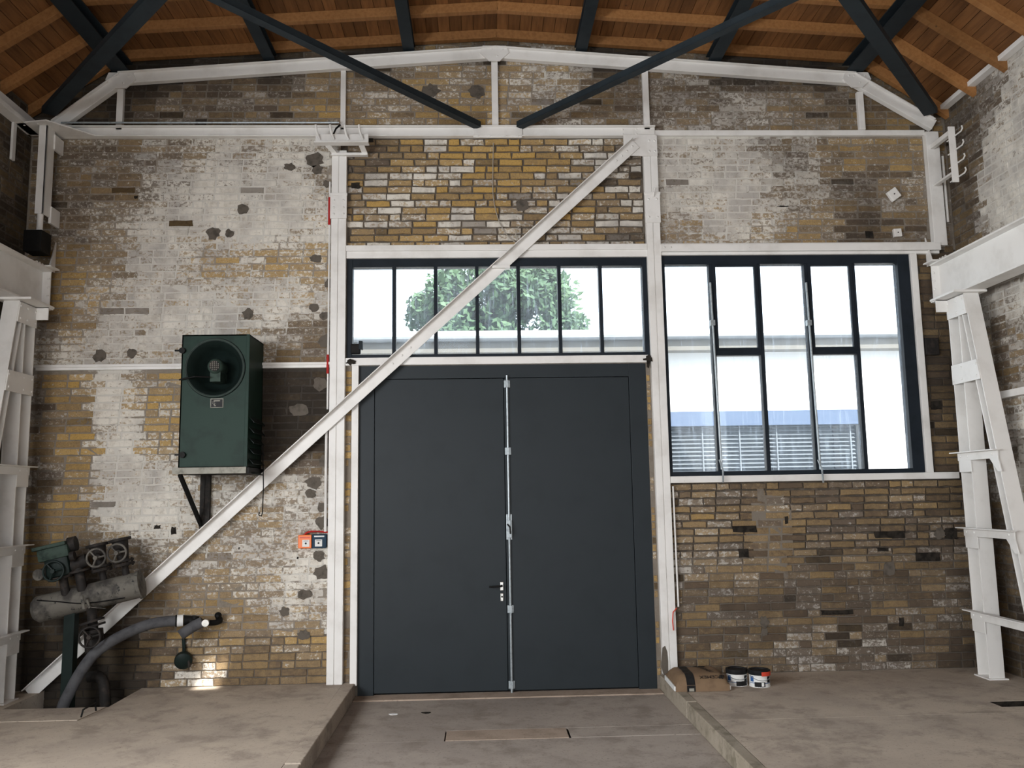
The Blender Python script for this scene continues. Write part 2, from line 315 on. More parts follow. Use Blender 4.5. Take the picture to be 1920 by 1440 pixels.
# coarse survey of the wall: limewash left (w), ochre (o) and soot with painted-in shade (g) round points of each bay
SV = {
1: [(110,290,.3,.3,.35),(200,290,.45,.3,.25),(330,280,.55,.35,.15),(480,280,.7,.5,.1),(600,290,.7,.4,.15),(120,360,.3,.35,.3),(230,360,.4,.35,.2),(340,350,.75,.3,.12),(450,350,.92,.4,0),(560,340,.85,.5,.05),(620,330,.5,.5,.4),(110,440,.4,.3,.3),(200,430,.5,.35,.2),(300,420,.8,.4,.05),(400,420,.88,.5,0),(500,420,.95,.5,0),(610,430,.85,.6,0),(120,500,.15,.7,.2),(200,500,.5,.55,.1),(300,500,.85,.5,0),(400,500,.45,.9,0),(520,490,.42,.9,0),(610,490,.42,.85,.05),(110,560,.2,.8,.25),(170,560,.6,.8,.05),(280,560,.8,.7,0),(400,560,.85,.7,0),(520,560,.88,.7,0),(610,560,.65,.7,.1),(90,610,.5,.4,.4),(130,620,.35,.8,.15),(230,610,.8,.6,.05),(310,620,.8,.6,.05),(400,600,.85,.6,0),(520,620,.6,.5,.2),(600,630,.35,.4,.35),(560,670,.35,.4,.4),(150,670,.75,.7,.1),(280,670,.7,.6,.1)],
2: [(70,760,.5,.2,.45),(120,740,.12,.9,.15),(130,850,.15,.85,.2),(120,960,.15,.8,.2),(70,900,.5,.2,.45),(210,740,.92,.6,0),(230,850,.92,.6,0),(220,960,.88,.6,.05),(290,740,.4,.85,.05),(300,830,.35,.9,.05),(290,900,.8,.5,.1),(300,980,.85,.5,.1),(530,740,.3,.1,.85),(590,760,.15,.1,.85),(530,820,.1,.1,.9),(600,830,.05,.2,.75),(580,880,.5,.3,.35),(540,920,.7,.5,.1),(600,950,.7,.5,.1),(420,950,.6,.5,.15),(500,990,.55,.6,.05),(590,1050,.75,.5,.1),(450,1060,.6,.6,.05),(360,1060,.55,.5,.15),(540,1130,.65,.65,.1),(600,1160,.6,.6,.1),(430,1120,.3,.6,.15),(330,1110,.25,.4,.35),(230,1040,.5,.4,.4),(150,1060,.3,.4,.6),(80,1060,.1,.7,.4),(560,1200,.25,.6,.15),(430,1200,.25,.6,.2),(350,1190,.2,.65,.25),(357,1262,.6,.6,0),(370,1275,.6,.6,0),(362,1285,.6,.6,0),(560,1260,.1,.45,.25),(430,1260,.08,.4,.3),(320,1240,.15,.3,.4),(230,1220,.1,.3,.8),(120,1200,.05,.3,.85),(250,1290,.05,.3,.8),(120,1290,.0,.2,1.0),(190,1320,.0,.2,1.1),(60,1280,.0,.2,1.0),(190,1130,.2,.3,.7),(90,1130,.1,.4,.7)],  # soot plus painted shade by pit and cabinet; pale foot points paint sun
3: [(700,300,.3,.4,.3),(800,290,.3,.8,.1),(950,290,.15,.95,.05),(1100,290,.5,.7,.15),(680,380,.5,.7,.1),(800,350,.55,.8,.05),(950,360,.35,.85,.05),(1080,370,.4,.7,.1),(1180,340,.5,.4,.25),(700,440,.5,.7,.1),(850,440,.5,.7,.05),(1000,440,.4,.6,.15),(1150,420,.5,.5,.2)],
4: [(1260,280,.8,.4,.15),(1350,290,.8,.5,.15),(1480,280,.6,.3,.35),(1600,290,.4,.6,.25),(1700,280,.3,.7,.25),(1260,360,.75,.5,.15),(1380,350,.85,.5,.1),(1500,360,.65,.4,.3),(1600,360,.5,.3,.45),(1690,370,.5,.4,.3),(1260,430,.55,.6,.25),(1380,400,.85,.6,.05),(1420,440,.55,.7,.15),(1520,430,.4,.7,.25),(1620,430,.3,.3,.55),(1700,430,.4,.4,.45)],
5: [(1300,930,.35,.45,.2),(1420,930,.2,.3,.25),(1550,930,.25,.35,.2),(1700,930,.3,.45,.2),(1780,930,.1,.3,.5),(1300,990,.4,.5,.15),(1430,990,.12,.4,.2),(1560,1000,.25,.3,.25),(1680,1000,.25,.35,.35),(1790,1010,.4,.2,.4),(1300,1050,.5,.4,.25),(1430,1050,.2,.3,.25),(1560,1050,.15,.35,.35),(1700,1070,.2,.3,.45),(1780,1070,.35,.3,.4),(1320,1120,.35,.3,.35),(1450,1120,.25,.2,.4),(1600,1130,.2,.2,.4),(1750,1120,.35,.3,.35),(1320,1190,.25,.35,.35),(1430,1180,.2,.35,.4),(1600,1190,.35,.3,.35),(1740,1190,.3,.3,.4),(1330,1240,.2,.35,.3),(1500,1230,.4,.3,.3),(1650,1230,.45,.25,.3),(1790,1220,.15,.2,.55)],
6: [(160,210,.12,.3,.75),(330,200,.4,.3,.35),(480,190,.4,.3,.35),(600,160,.35,.45,.25),(600,220,.25,.7,.2),(720,180,.45,.6,.2),(820,160,.4,.7,.15),(880,220,.25,.75,.15),(970,150,.45,.7,.1),(1050,150,.6,.5,.15),(1150,200,.4,.4,.35),(1280,180,.5,.35,.3),(1400,190,.6,.3,.3),(1520,200,.4,.5,.3),(1580,180,.4,.3,.4),(1660,210,.15,.5,.4),(500,108,.2,.2,.95),(300,130,.2,.2,.95),(700,95,.2,.2,.9),(930,82,.35,.3,.55),(1150,97,.25,.2,.85),(1400,122,.25,.2,.9),(1540,135,.2,.2,.95)],  # dark values under the roof paint its shade over the soot
7: [(1720,520,.05,.35,.4),(1740,700,.05,.2,.6),(1770,860,.1,.4,.45)],
8: [(656,750,.2,.7,.15),(656,1000,.3,.6,.1),(656,1240,.2,.5,.3)]}
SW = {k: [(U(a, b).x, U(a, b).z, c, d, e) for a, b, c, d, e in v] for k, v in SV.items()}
def panel(x, z):
    if z > 5.74: return 6
    if x < -1.465: return 1 if z > 3.215 else 2
    if x < 1.89: return 3 if z > 4.42 else 8
    if z > 4.43: return 4
    return 5 if z < 1.97 else 7
def survey(pts, x, z):
    s = [0, 0, 0]; tw = 1e-9
    for a, b, c, d, e in pts:
        k = 1/((a-x)**2 + (b-z)**2 + 0.02)**2; tw += k; s[0] += k*c; s[1] += k*d; s[2] += k*e
    return [s[0]/tw*.94-.02, s[1]/tw, s[2]/tw]
KV = {1: .16, 2: .18, 3: .42, 4: .16, 5: .22, 6: .18, 7: .1, 8: .2}
SM = U(1447, 1000)
def smeared(x, z): return ((x-SM.x)/.24)**2 + ((z-SM.z)/.42)**2 < 1 + .5*noise.noise(Vector((x*5, z*5, 1)))
def recess(p, z, x=0):
    if p == 5 and smeared(x, z): return 0.0015
    if p == 3: return 0.018
    if p == 5: return 0.016 if z > 1.1 else 0.007
    if p == 2: return 0.008 if z < 0.45 else 0.003
    return {1: .003, 4: .003, 6: .004, 7: .009, 8: .004}[p]
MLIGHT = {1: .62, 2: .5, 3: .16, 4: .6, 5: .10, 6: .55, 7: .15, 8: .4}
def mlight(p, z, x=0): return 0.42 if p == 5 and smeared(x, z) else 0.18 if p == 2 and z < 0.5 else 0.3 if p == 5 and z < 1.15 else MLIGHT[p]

# ------------------------------------------------------------------ end wall
STEEL = [(-1.55, -1.395, -1, 5.6), (1.815, 1.968, -1, 5.7), (-4.8, 1.97, 5.705, 5.815), (1.9, 5.1, 5.718, 5.776),
         (-1.39, 1.82, 4.35, 4.49), (1.96, 5.1, 4.36, 4.495), (-4.75, -1.54, 3.185, 3.24), (-1.32, -1.25, -1, 3.21),
         (4.69, 4.765, 1.95, 4.4), (1.97, 5.0, 1.935, 2.0), (4.96, 5.11, 4.45, 5.75)]
HOLES = [DOOR, W1, W2, (-1.4, 1.83, 3.19, 3.3)] + STEEL
CH = 0.077; BL = 0.262
def brick_geo(mb, P, n1, n2, out, x0, x1, z0, z1, a, jit=0.0035, tilt=0.0025):
    # P: origin; n1 along the wall, n2 up, out towards the hall; a: attribute
    k = len(mb.v); c = 0.005; L = x1-x0; push = ru(-tilt, tilt)
    tx = (0, .34, .67, 1) if L > .2 else (0, .3, .7, 1)
    ring = [(x0+L*q, z0) for q in tx] + [(x0+L*q, z1) for q in reversed(tx)]; xm, zm = (x0+x1)/2, (z0+z1)/2
    ring = [(u+ru(-jit, jit), v+ru(-jit, jit)) for u, v in ring]
    for (u, v) in ring: mb.v.append(P + n1*(u+(c if u < xm-L*.3 else -c if u > xm+L*.3 else 0)) + n2*(v+(c*.9 if v < zm else -c*.9)) + out*(push+ru(-.0012, .0012)))
    for (u, v) in ring: mb.v.append(P + n1*u + n2*v - out*0.007)
    for (u, v) in ring: mb.v.append(P + n1*u + n2*v - out*0.03)
    fl = [tuple(range(8))] + [(8+i, 8+(i+1) % 8, (i+1) % 8, i) for i in range(8)] + [(16+i, 16+(i+1) % 8, 8+(i+1) % 8, 8+i) for i in range(8)]
    mb.f += [tuple(j+k for j in f) for f in fl]; mb.a += [a]*24
def row_fill(i, a, b):
    mode = i % 2; x = -4.9 + (0.131 if mode else 0) + ((i*7919) % 13)/13*0.05; out = []
    rr = random.Random(i*31+5)
    while x < b:
        L = BL if rr.random() > 0.22 else BL/2
        s0, s1 = max(x, a), min(x+L, b); x += L
        if s1-s0 > 0.045: out.append((s0+0.004, s1-0.007))
    return out
wall = thing('wall_back', (XC, 9.2, -0.75), kind='structure')
tag(wall, 'brick end wall with patchy limewash and ochre bricks between white steel members', None)
rest = {}; allb = []
ONE, UPV, OUT = Vector((1, 0, 0)), Vector((0, 0, 1)), Vector((0, -1, 0)); ORG = Vector((0, YW, 0))
for i in range(-9, 91):
    z0 = i*CH + 0.005; z1 = z0 + CH - 0.010; zc = (z0+z1)/2
    iv = [(-4.74, 5.21)] if zc > 0 else [(-4.45, -3.3)]
    if zc > 5.85:
        xs = [x*0.01 for x in range(-474, 521) if roofz(x*0.01) > z0+0.02]
        iv = [(xs[0], xs[-1])] if xs else []
    for h in HOLES:
        if h[2] < zc < h[3]:
            nv = []
            for a, b in iv:
                if h[1] <= a or h[0] >= b: nv.append((a, b)); continue
                if h[0] > a: nv.append((a, h[0]))
                if h[1] < b: nv.append((h[1], b))
            iv = nv
    for a, b in iv:
        for s0, s1 in row_fill(i, a, b):
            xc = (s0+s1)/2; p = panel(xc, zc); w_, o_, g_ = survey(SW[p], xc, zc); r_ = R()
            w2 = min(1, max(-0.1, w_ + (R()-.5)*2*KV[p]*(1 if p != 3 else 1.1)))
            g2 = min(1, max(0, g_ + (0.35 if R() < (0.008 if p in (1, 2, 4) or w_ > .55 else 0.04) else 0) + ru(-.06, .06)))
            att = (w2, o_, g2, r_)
            zz0, zz1 = (z0+.0035, z1-.0035) if p == 3 or (p == 5 and zc > 1.1 and not smeared(xc, zc)) else (z0, z1)
            if zz0 != z0: s0 += .002; s1 -= .0035
            allb.append((p, s0, s1, zz0, zz1, att))
allb.sort(key=lambda q: (0 if q[0] == 3 else 1 if q[0] == 5 else 2, -q[3]))    # the clearly jointed bays first
for k, (p, s0, s1, z0, z1, att) in enumerate(allb):
    if k < 300: mb = MB(); mb.a = []; brick_geo(mb, ORG, ONE, UPV, OUT, s0, s1, z0, z1, att, 0.005, 0.004); mb.build('brick', 'brick', wall)
    else:
        if p not in rest: rest[p] = MB(); rest[p].a = []
        brick_geo(rest[p], ORG, ONE, UPV, OUT, s0, s1, z0, z1, att)
PN = {1: 'limewashed bricks of the tall left bay', 2: 'ochre, sooty and shade-painted bricks of the lower left bay', 4: 'limewashed bricks above the large window', 5: 'brown bricks below the large window', 6: 'bricks of the gable', 7: 'dark bricks beside the large window', 8: 'narrow strip of bricks beside the door', 3: 'bricks'}
for p, mb in rest.items(): tag(mb.build('brickwork', 'brick', wall), PN[p], kind='stuff')
# mortar bed: a fine grid set back by each bay's joint depth, plus the wall's core
gx = sorted(set([XL-.2 + i*0.07 for i in range(147)] + [DOOR[0], DOOR[1], W1[0], W1[1], W2[0], W2[1], -1.465, 1.89, XL, XR]))
gz = sorted(set([-0.75 + i*0.077 for i in range(101)] + [3.20, W1[2], W1[3], W2[2], W2[3], 3.215, 5.74, 1.97, 4.42]))
mb = MB(); mb.a = []
for xa, xb in zip(gx, gx[1:]):
    for za, zb in zip(gz, gz[1:]):
        xc, zc = (xa+xb)/2, (za+zb)/2
        if any(h[0] < xc < h[1] and h[2] < zc < h[3] for h in (DOOR, W1, W2)) or za > roofz(xc)+0.15 or xb-xa < 1e-6 or zb-za < 1e-6: continue
        p = panel(xc, zc); y = YW + recess(p, zc, xc)
        k = len(mb.v)
        for (x, z) in ((xa, za), (xb, za), (xb, zb), (xa, zb)):
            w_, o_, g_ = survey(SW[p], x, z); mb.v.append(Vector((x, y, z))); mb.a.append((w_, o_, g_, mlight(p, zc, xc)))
        mb.f.append((k, k+1, k+2, k+3))
tag(mb.build('mortar_bed', 'mortar', wall), kind='stuff')
mb = MB()
for b in ((-4.95, W1[0], -.8, 7.2), (W1[0], DOOR[0], -.8, 3.20), (W1[0], W1[1], W1[3], 7.2), (W1[0], W1[1], 3.20, W1[2]), (W1[1], W2[0], -.8, 7.2), (DOOR[1], W1[1], -.8, 3.20),
          (W2[0], 5.45, -.8, W2[2]), (W2[0], 5.45, W2[3], 7.2), (W2[1], 5.45, W2[2], W2[3]), (DOOR[0], DOOR[1], -.8, -.145)):
    mb.box(b[0], b[1], 9.03, 9.36, b[2], b[3])
mb.build('wall_core', 'cement', wall)
# cement patches, bare bricks, dark flats painting the shade of knocked-out bricks and nail holes
def patch(px, py, r, mat, rx=1.0, seed=0, n=15, th=0.010, name='mortar_patch'):
    c = U(px, py); rr = random.Random(seed); k = r/180.0; pts = []
    for i in range(n):
        t = 2*math.pi*i/n; q = k*rr.uniform(0.72, 1.15); pts.append(Vector((c.x+q*rx*math.cos(t), YW+0.004, c.z+q*math.sin(t))))
    m = MB(); m.prism(pts, (0, -th, 0)); return m.build(name, mat, wall)
for i, (a, b, r, rx) in enumerate([(455,392,11,1),(400,438,13,1.1),(430,438,9,.9),(465,588,11,1),(590,577,10,1),(187,668,12,1),(247,662,10,.9),(592,485,9,1.5),(595,318,11,1),(543,313,8,1.5),(612,345,7,1),(618,532,11,.9),
        (608,592,9,1),(608,640,14,.9),(590,300,15,1.2),(808,170,14,1.25),(893,172,15,1.15),(978,386,12,1.15),(582,925,9,1.2),(603,952,10,.9),(604,980,12,1),(598,1043,11,1),(604,1073,13,1.2),(570,1115,10,1.4),(569,1190,9,1.3),
        (533,1147,9,1),(1433,1165,11,.8),(1433,1185,8,.8),(1668,1067,16,.85),(588,905,12,1.3),(575,1010,12,1),(380,975,9,1.2),(1762,1000,11,1),(600,720,13,1),(560,770,12,1.6),(612,865,13,1),(1755,560,9,1.6)]):
    patch(a, b, r, 'cement', rx, i)
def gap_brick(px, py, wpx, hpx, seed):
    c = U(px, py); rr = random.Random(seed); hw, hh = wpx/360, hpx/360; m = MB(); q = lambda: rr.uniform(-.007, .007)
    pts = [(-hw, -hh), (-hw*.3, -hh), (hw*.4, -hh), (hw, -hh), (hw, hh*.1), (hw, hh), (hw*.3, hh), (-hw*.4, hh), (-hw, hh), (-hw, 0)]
    m.prism([Vector((c.x+u+q(), YW+.004, c.z+v+q()*.6)) for u, v in pts], (0, -.0085, 0)); return m.build('bare_brick' if seed in (100, 101) else 'brick_hole_shade', 'bare' if seed in (100, 101) else 'hole', wall)
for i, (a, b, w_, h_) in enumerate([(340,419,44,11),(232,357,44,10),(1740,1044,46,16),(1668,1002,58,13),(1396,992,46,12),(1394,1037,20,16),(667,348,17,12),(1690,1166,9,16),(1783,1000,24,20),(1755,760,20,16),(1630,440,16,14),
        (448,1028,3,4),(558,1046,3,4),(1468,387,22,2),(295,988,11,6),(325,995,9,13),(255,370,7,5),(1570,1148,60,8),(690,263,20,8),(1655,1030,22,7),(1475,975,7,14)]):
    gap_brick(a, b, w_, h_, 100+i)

# ------------------------------------------------------------------ side walls and shell behind the camera
def side_wall(name, X, sgn, pts, label, yfar=5.6):
    root = thing(name, (X, 3, 0), kind='structure'); tag(root, label)
    n1 = Vector((0, 1, 0)); out = Vector((-sgn, 0, 0)); org = Vector((X, 0, 0))
    mb = MB(); mb.a = []
    for i in range(0, 78):
        z0 = i*CH+0.005; z1 = z0+CH-0.01; zc = (z0+z1)/2; y = yfar + (0.13 if i % 2 else 0); rr = random.Random(i*17+3)
        while y < 9.0:
            L = BL if rr.random() > .2 else BL/2; e = min(y+L, 9.0)
            if e-y > .05:
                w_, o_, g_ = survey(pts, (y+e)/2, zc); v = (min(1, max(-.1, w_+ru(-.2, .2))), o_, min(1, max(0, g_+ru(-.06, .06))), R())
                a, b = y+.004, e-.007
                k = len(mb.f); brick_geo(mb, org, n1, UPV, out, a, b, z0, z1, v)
                if sgn < 0: mb.f[k:] = [f[::-1] for f in mb.f[k:]]
            y += L
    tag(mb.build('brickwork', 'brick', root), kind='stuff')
    mb = MB(); mb.a = []; st = 0.12
    ny = int((9.05-yfar)/st)+1; nz = int(6.2/st)
    for a in range(ny):
        for b in range(nz):
            k = len(mb.v); q = [(yfar+a*st, b*st), (yfar+(a+1)*st, b*st), (yfar+(a+1)*st, (b+1)*st), (yfar+a*st, (b+1)*st)]
            for (y, z) in q: mb.v.append(Vector((X+sgn*0.003, y, z))); w_, o_, g_ = survey(pts, y, z); mb.a.append((w_, o_, g_, .5))
            mb.f.append((k, k+1, k+2, k+3) if sgn < 0 else (k, k+3, k+2, k+1))
    tag(mb.build('mortar_bed', 'mortar', root), kind='stuff')
    mb = MB(); xa, xb = sorted((X+sgn*0.025, X+sgn*0.3))
    wins = [(-5.6, -2.8), (-2.0, 0.8), (1.6, 4.4)] if sgn < 0 else [(-2.9, -0.1)]
    ys = -8.0
    for a, b in wins: mb.box(xa, xb, ys, a, -.6, 6.3); mb.box(xa, xb, a, b, -.6, 1.5); mb.box(xa, xb, a, b, 4.0, 6.3); ys = b
    mb.box(xa, xb, ys, 9.36, -.6, 6.3); mb.build('wall_core', 'cement', root)
    return root
def sp(X, lst): return [(UX(a, b, X).y, UX(a, b, X).z, c, d, e) for a, b, c, d, e in lst]
wr = side_wall('wall_right', XR, 1, sp(XR, [(1800,200,.4,.3,.6),(1850,180,.5,.3,.45),(1900,120,.8,.4,.2),(1900,200,.85,.4,.12),(1820,280,.45,.3,.5),(1870,280,.9,.4,.12),(1910,280,.97,.4,.05),(1860,360,.95,.4,.08),(1810,400,.35,.4,.6),(1910,370,1.,.4,0),(1790,330,.1,.4,.55),
     (1870,540,.75,.3,.3),(1900,560,.8,.4,.2),(1870,640,.4,.3,.45),(1900,660,.6,.4,.3),(1880,700,.3,.4,.4),(1900,780,.7,.4,.3),(1890,820,.2,.3,.75),(1912,800,.9,.4,.15),(1905,900,.85,.35,.25),(1880,1000,.3,.3,.6),(1910,1150,.3,.3,.6),(1900,1250,.1,.3,.7)]),
     'right side wall, worn plaster and whitewash over brick')
wl = side_wall('wall_left', XL, -1, sp(XL, [(20,260,.3,.2,.6),(50,300,.25,.25,.6),(20,360,.25,.35,.5),(50,400,.15,.3,.7),(20,420,.2,.3,.65),(10,600,.1,.2,.8),(10,900,.1,.2,.8)]), 'left side wall of dark brick')
mb = MB(); mb.box(-4.9, -2.9, -8.2, -7.9, -.6, 7); mb.box(3.3, 5.4, -8.2, -7.9, -.6, 7); mb.box(-2.9, 3.3, -8.2, -7.9, 4.2, 7)
tag(mb.build('wall_rear', 'cement'), 'rear hall wall with open gate behind the viewer', kind='structure')

# ------------------------------------------------------------------ floor
KL, KR = -1.27, 1.79; PIT = (-4.32, -3.375, 8.225, 9.0)
fl = thing('floor', (XC, 4, -0.6), kind='structure'); tag(fl, 'worn concrete floor with sunken driveway to the door')
mb = MB()
for b in ((-4.8, KL-.12, -8, PIT[2]), (-4.8, PIT[0], PIT[2], 9.03), (PIT[1], KL-.12, PIT[2], 9.03)): mb.box(b[0], b[1], b[2], b[3], -.5, 0)
mb.build('raised_slab', 'floor', fl)
SLOT = (4.36, 4.80, 7.40, 7.60)
mb = MB()
for b in ((KR+.1, SLOT[0], -8, 7.205), (SLOT[0], 5.25, -8, 7.205), (KR+.1, SLOT[0], 7.215, 9.03), (SLOT[0], 5.25, 7.215, SLOT[2]), (SLOT[0], 5.25, SLOT[3], 9.03), (SLOT[1], 5.25, SLOT[2], SLOT[3])): mb.box(b[0], b[1], b[2], b[3], -.5, 0)
mb.build('raised_slab', 'floor', fl)
mb = MB(); x0, x1, y0, y1 = SLOT
mb.box(x0-.01, x1+.01, y0-.01, y1+.01, -.52, -.48); mb.box(x0, x1, y1-.012, y1+.002, -.48, -.004); mb.box(x0-.002, x0+.01, y0, y1, -.48, -.004); mb.box(x1-.01, x1+.002, y0, y1, -.48, -.004); mb.build('trench_shade_lining', 'hole', fl)  # near-black lining added to paint the slot's inner shade
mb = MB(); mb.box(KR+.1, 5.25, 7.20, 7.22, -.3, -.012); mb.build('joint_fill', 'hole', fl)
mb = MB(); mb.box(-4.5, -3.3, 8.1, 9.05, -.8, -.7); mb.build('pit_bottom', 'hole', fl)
# driveway in separate pours, thin joints between them
ZD = -0.14; CP = (-0.308, 0.703, 7.36, 7.655)
mb = MB()
for b in ((KL, CP[0]-.012, -8, 7.36), (CP[0]-.012, KR, -8, 7.345), (KL, CP[0]-.012, 7.365, 9.05), (CP[0]-.012, CP[1]+.012, 7.668, 9.05), (CP[1]+.02, KR, 7.37, 7.652), (CP[1]+.012, KR, 7.664, 9.05)):
    mb.box(b[0], b[1], b[2], b[3], -.5, ZD)
mb.build('driveway_slab', 'drive', fl)
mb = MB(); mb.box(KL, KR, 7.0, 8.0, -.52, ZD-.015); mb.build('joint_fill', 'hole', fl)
mb = MB(); mb.box(*CP, -.4, ZD+.002); tag(mb.build('trench_cover', 'slab', fl, 0.003), 'flush reddish concrete cover strip')
mb = MB(); mb.box(KL, KR, 8.80, 9.05, -.5, ZD+.012); mb.build('threshold', 'slab', fl, 0.006)
for nm, xa, xb in (('kerb', KL-.12, KL), ('kerb', KR, KR+.1)):
    mb = MB(); y = -2.0
    while y < 9.0:
        e = min(9.0, y+ru(1.3, 2.1)); mb.box(xa+ru(0, .004), xb-ru(0, .004), y+.003, e-.003, -.45, ru(.0, .006)); y = e
    mb.build(nm, 'floor' if xa < 0 else 'kerb', fl, 0.008)
# pit cover plate with its lifting handle, chips on the floor
t = thing('pit_cover', (-3.8, 7.95, 0), 'flat concrete pit cover plate with a bent iron lifting handle', 'cover')
mb = MB(); mb.prism([(-4.35, 7.76, .001), (-3.43, 7.745, .001), (-3.385, 8.20, .001), (-4.35, 8.20, .001)], (0, 0, .008)); mb.build('plate', 'floor', t, 0.002)
a, b = UZ(152, 1345, .02), UZ(180, 1333, .02)
mb = MB(); mb.tube([a, a+Vector((.01, .01, .06)), b+Vector((-.01, 0, .07)), b], .008, 6); mb.build('lifting_handle', 'black', t)
for i, (px, py, mat, lab) in enumerate([(738, 1340, 'paper', 'pale scrap of paper lying on the sunken driveway'), (800, 1337, 'hole', 'small dark clod of dirt on the sunken driveway')]):
    c = UZ(px, py, ZD); mb = MB(); pts = [c+Vector((ru(.6, 1)*.06*math.cos(k), ru(.6, 1)*.03*math.sin(k), .001)) for k in [j*.9 for j in range(7)]]
    mb.prism(pts, (0, 0, .006)); tag(mb.build('floor_scrap', mat), lab, 'debris')

# ------------------------------------------------------------------ roof
ceil = thing('ceiling', (XC, 4, 5.9), kind='structure'); tag(ceil, 'boarded pine ceiling of the low pitched roof')
YF = 5.6
for (xa, za), (xb, zb) in zip(PROF, PROF[1:]):
    Ls = math.hypot(xb-xa, zb-za); n = max(1, round(Ls/0.128)); d = Vector(((xb-xa)/Ls, 0, (zb-za)/Ls)); nn = Vector((-d.z, 0, d.x))
    for i in range(n):
        a = Vector((xa, 0, za)) + d*(Ls*i/n+.0025); b = Vector((xa, 0, za)) + d*(Ls*(i+1)/n-.0025); o = nn*ru(0, .003)
        ys = [YF, ru(6.6, 8.4), 9.02] if R() < .45 else [YF, 9.02]
        mb = MB()
        for y0, y1 in zip(ys, ys[1:]):
            mb.hexa([q+o+Vector((0, y, 0))+nn*h for h in (0, .024) for q, y in ((a, y0+.002), (b, y0+.002), (b, y1), (a, y1))])
        mb.build('plank', 'pine', ceil)
# roof deck over the boards, with one small unseen opening added to let a beam of sun in
SPOT = Vector((-2.70, 8.99, 0.06)); HOLE = SPOT - SUNV*((6.7-SPOT.z)/-SUNV.z)
for _ in range(6): HOLE = SPOT - SUNV*((roofz(HOLE.x)+.06-SPOT.z)/-SUNV.z)
mb = MB()
for (xa, za), (xb, zb) in zip(PROF, PROF[1:]):
    nn = Vector((-(zb-za), 0, xb-xa)).normalized()
    def slab(x0, x1, y0, y1):
        A = Vector((x0, 0, roofz(x0))); B = Vector((x1, 0, roofz(x1)))
        mb.hexa([q+Vector((0, y, 0))+nn*h for h in (.03, .09) for q, y in ((A, y0), (B, y0), (B, y1), (A, y1))])
    if xa <= HOLE.x < xb and HOLE.y < YF-.3:
        hx, hy = .13, .19
        slab(xa, HOLE.x-hx, -8.2, 9.5); slab(HOLE.x+hx, xb, -8.2, 9.5); slab(HOLE.x-hx, HOLE.x+hx, -8.2, HOLE.y-hy); slab(HOLE.x-hx, HOLE.x+hx, HOLE.y+hy, 9.5)
    else: slab(xa, xb, -8.2, 9.5)
mb.build('roof_deck', 'pine', ceil)
mb = MB()  # unseen boxes added over the deck joints to stop sunlight leaking through
for x, z in PROF[1:-1]: mb.box(x-.2, x+.2, -8.2, 9.5, z+.06, z+.16)
for x in (XL-.25, XR+.2): mb.box(x-.12, x+.12, -8.2, 9.5, 5.98, 6.5)
mb.build('joint_light_stop', 'pine', ceil)
# pine battens across the hall
yb = [8.93 - k*0.535 for k in range(6)]
for y in yb:
    for (xa, za), (xb, zb) in zip(PROF, PROF[1:]):
        mb = MB(); d = Vector((xb-xa, 0, zb-za)).normalized(); nn = Vector((-d.z, 0, d.x))
        mb.hexa([q+Vector((0, yy, 0))-nn*h for h in (.10, .0) for q, yy in ((Vector((xa, 0, za)), y-.035), (Vector((xb, 0, zb)), y-.035), (Vector((xb, 0, zb)), y+.035), (Vector((xa, 0, za)), y+.035))])
        mb.build('batten', 'rafter', ceil, 0.003)
# dark steel purlins running down the hall
def ibeam(mb, p, q, wd, ht, upv=(0, 0, 1), tf=.012, tw=.012):
    mb.bar(p, q, wd, tf, upv, (0, ht/2-tf/2)); mb.bar(p, q, wd, tf, upv, (0, -ht/2+tf/2)); mb.bar(p, q, tw, ht-2*tf, upv); return mb
for x, zb_, wd, ht, lab in ((-2.23, 6.555, .125, .10, "dark grey roof purlin above the limewashed bay of the green cabinet"), (-.725, 6.665, .125, .10, "dark grey purlin beside the ridge on the green cabinet side"),
        (1.165, 6.665, .125, .10, "dark grey purlin beside the ridge on the large window side"), (2.64, 6.555, .14, .10, "dark grey roof purlin above the bay with the large window"),
        (-3.81, 6.42, .19, .13, "heavy dark purlin at the roof bend on the green cabinet side"), (4.20, 6.43, .19, .13, "heavy dark purlin at the roof bend on the large window side")):
    mb = MB(); ibeam(mb, (x, 3.0, zb_+ht/2), (x, 9.0, zb_+ht/2), wd, ht); tag(mb.build('roof_purlin', 'dark'), lab, 'beam')
# horizontal wind braces
def brace_pts(p0, px, py, Z, k=1.35):
    a = Vector(p0); b = UZ(px, py, Z); return a, a+(b-a)*k
for p0, px, py, Z, wd, lab in (((.02, 8.93, 5.79), 402, 0, 5.79, .085, "dark channel brace slanting from tie beam middle over the hook rack"), ((.47, 8.93, 5.79), 1484, 0, 5.79, .085, "dark channel brace slanting from tie beam middle over the riveted corner plate"),
        ((-4.50, 8.83, 5.90), 292, 0, 5.90, .14, "dark flat brace slanting out of the wall corner above the dark side wall"), ((4.98, 8.83, 5.90), 1592, 0, 5.90, .14, "dark flat brace slanting out of the corner with the pegged rack")):
    a, b = brace_pts(p0, px, py, Z); mb = MB(); mb.bar(a, b, wd, .010, (0, 0, 1)); mb.bar(a, b, .010, .06, (0, 0, 1), (wd/2-.005, .03)); mb.bar(a, b, .010, .06, (0, 0, 1), (-wd/2+.005, .03))
    tag(mb.build('wind_brace', 'dark'), lab, 'brace')

# ------------------------------------------------------------------ white steel frame of the end wall
def rivets(mb, pts, r=.013):
    for p in pts: mb.dome(p, (0, -1, 0), r)
def member(name, label, cat, group=None):  # a thing at the middle of the wall
    return thing(name, (0, 8.95, 0), label, cat, group)
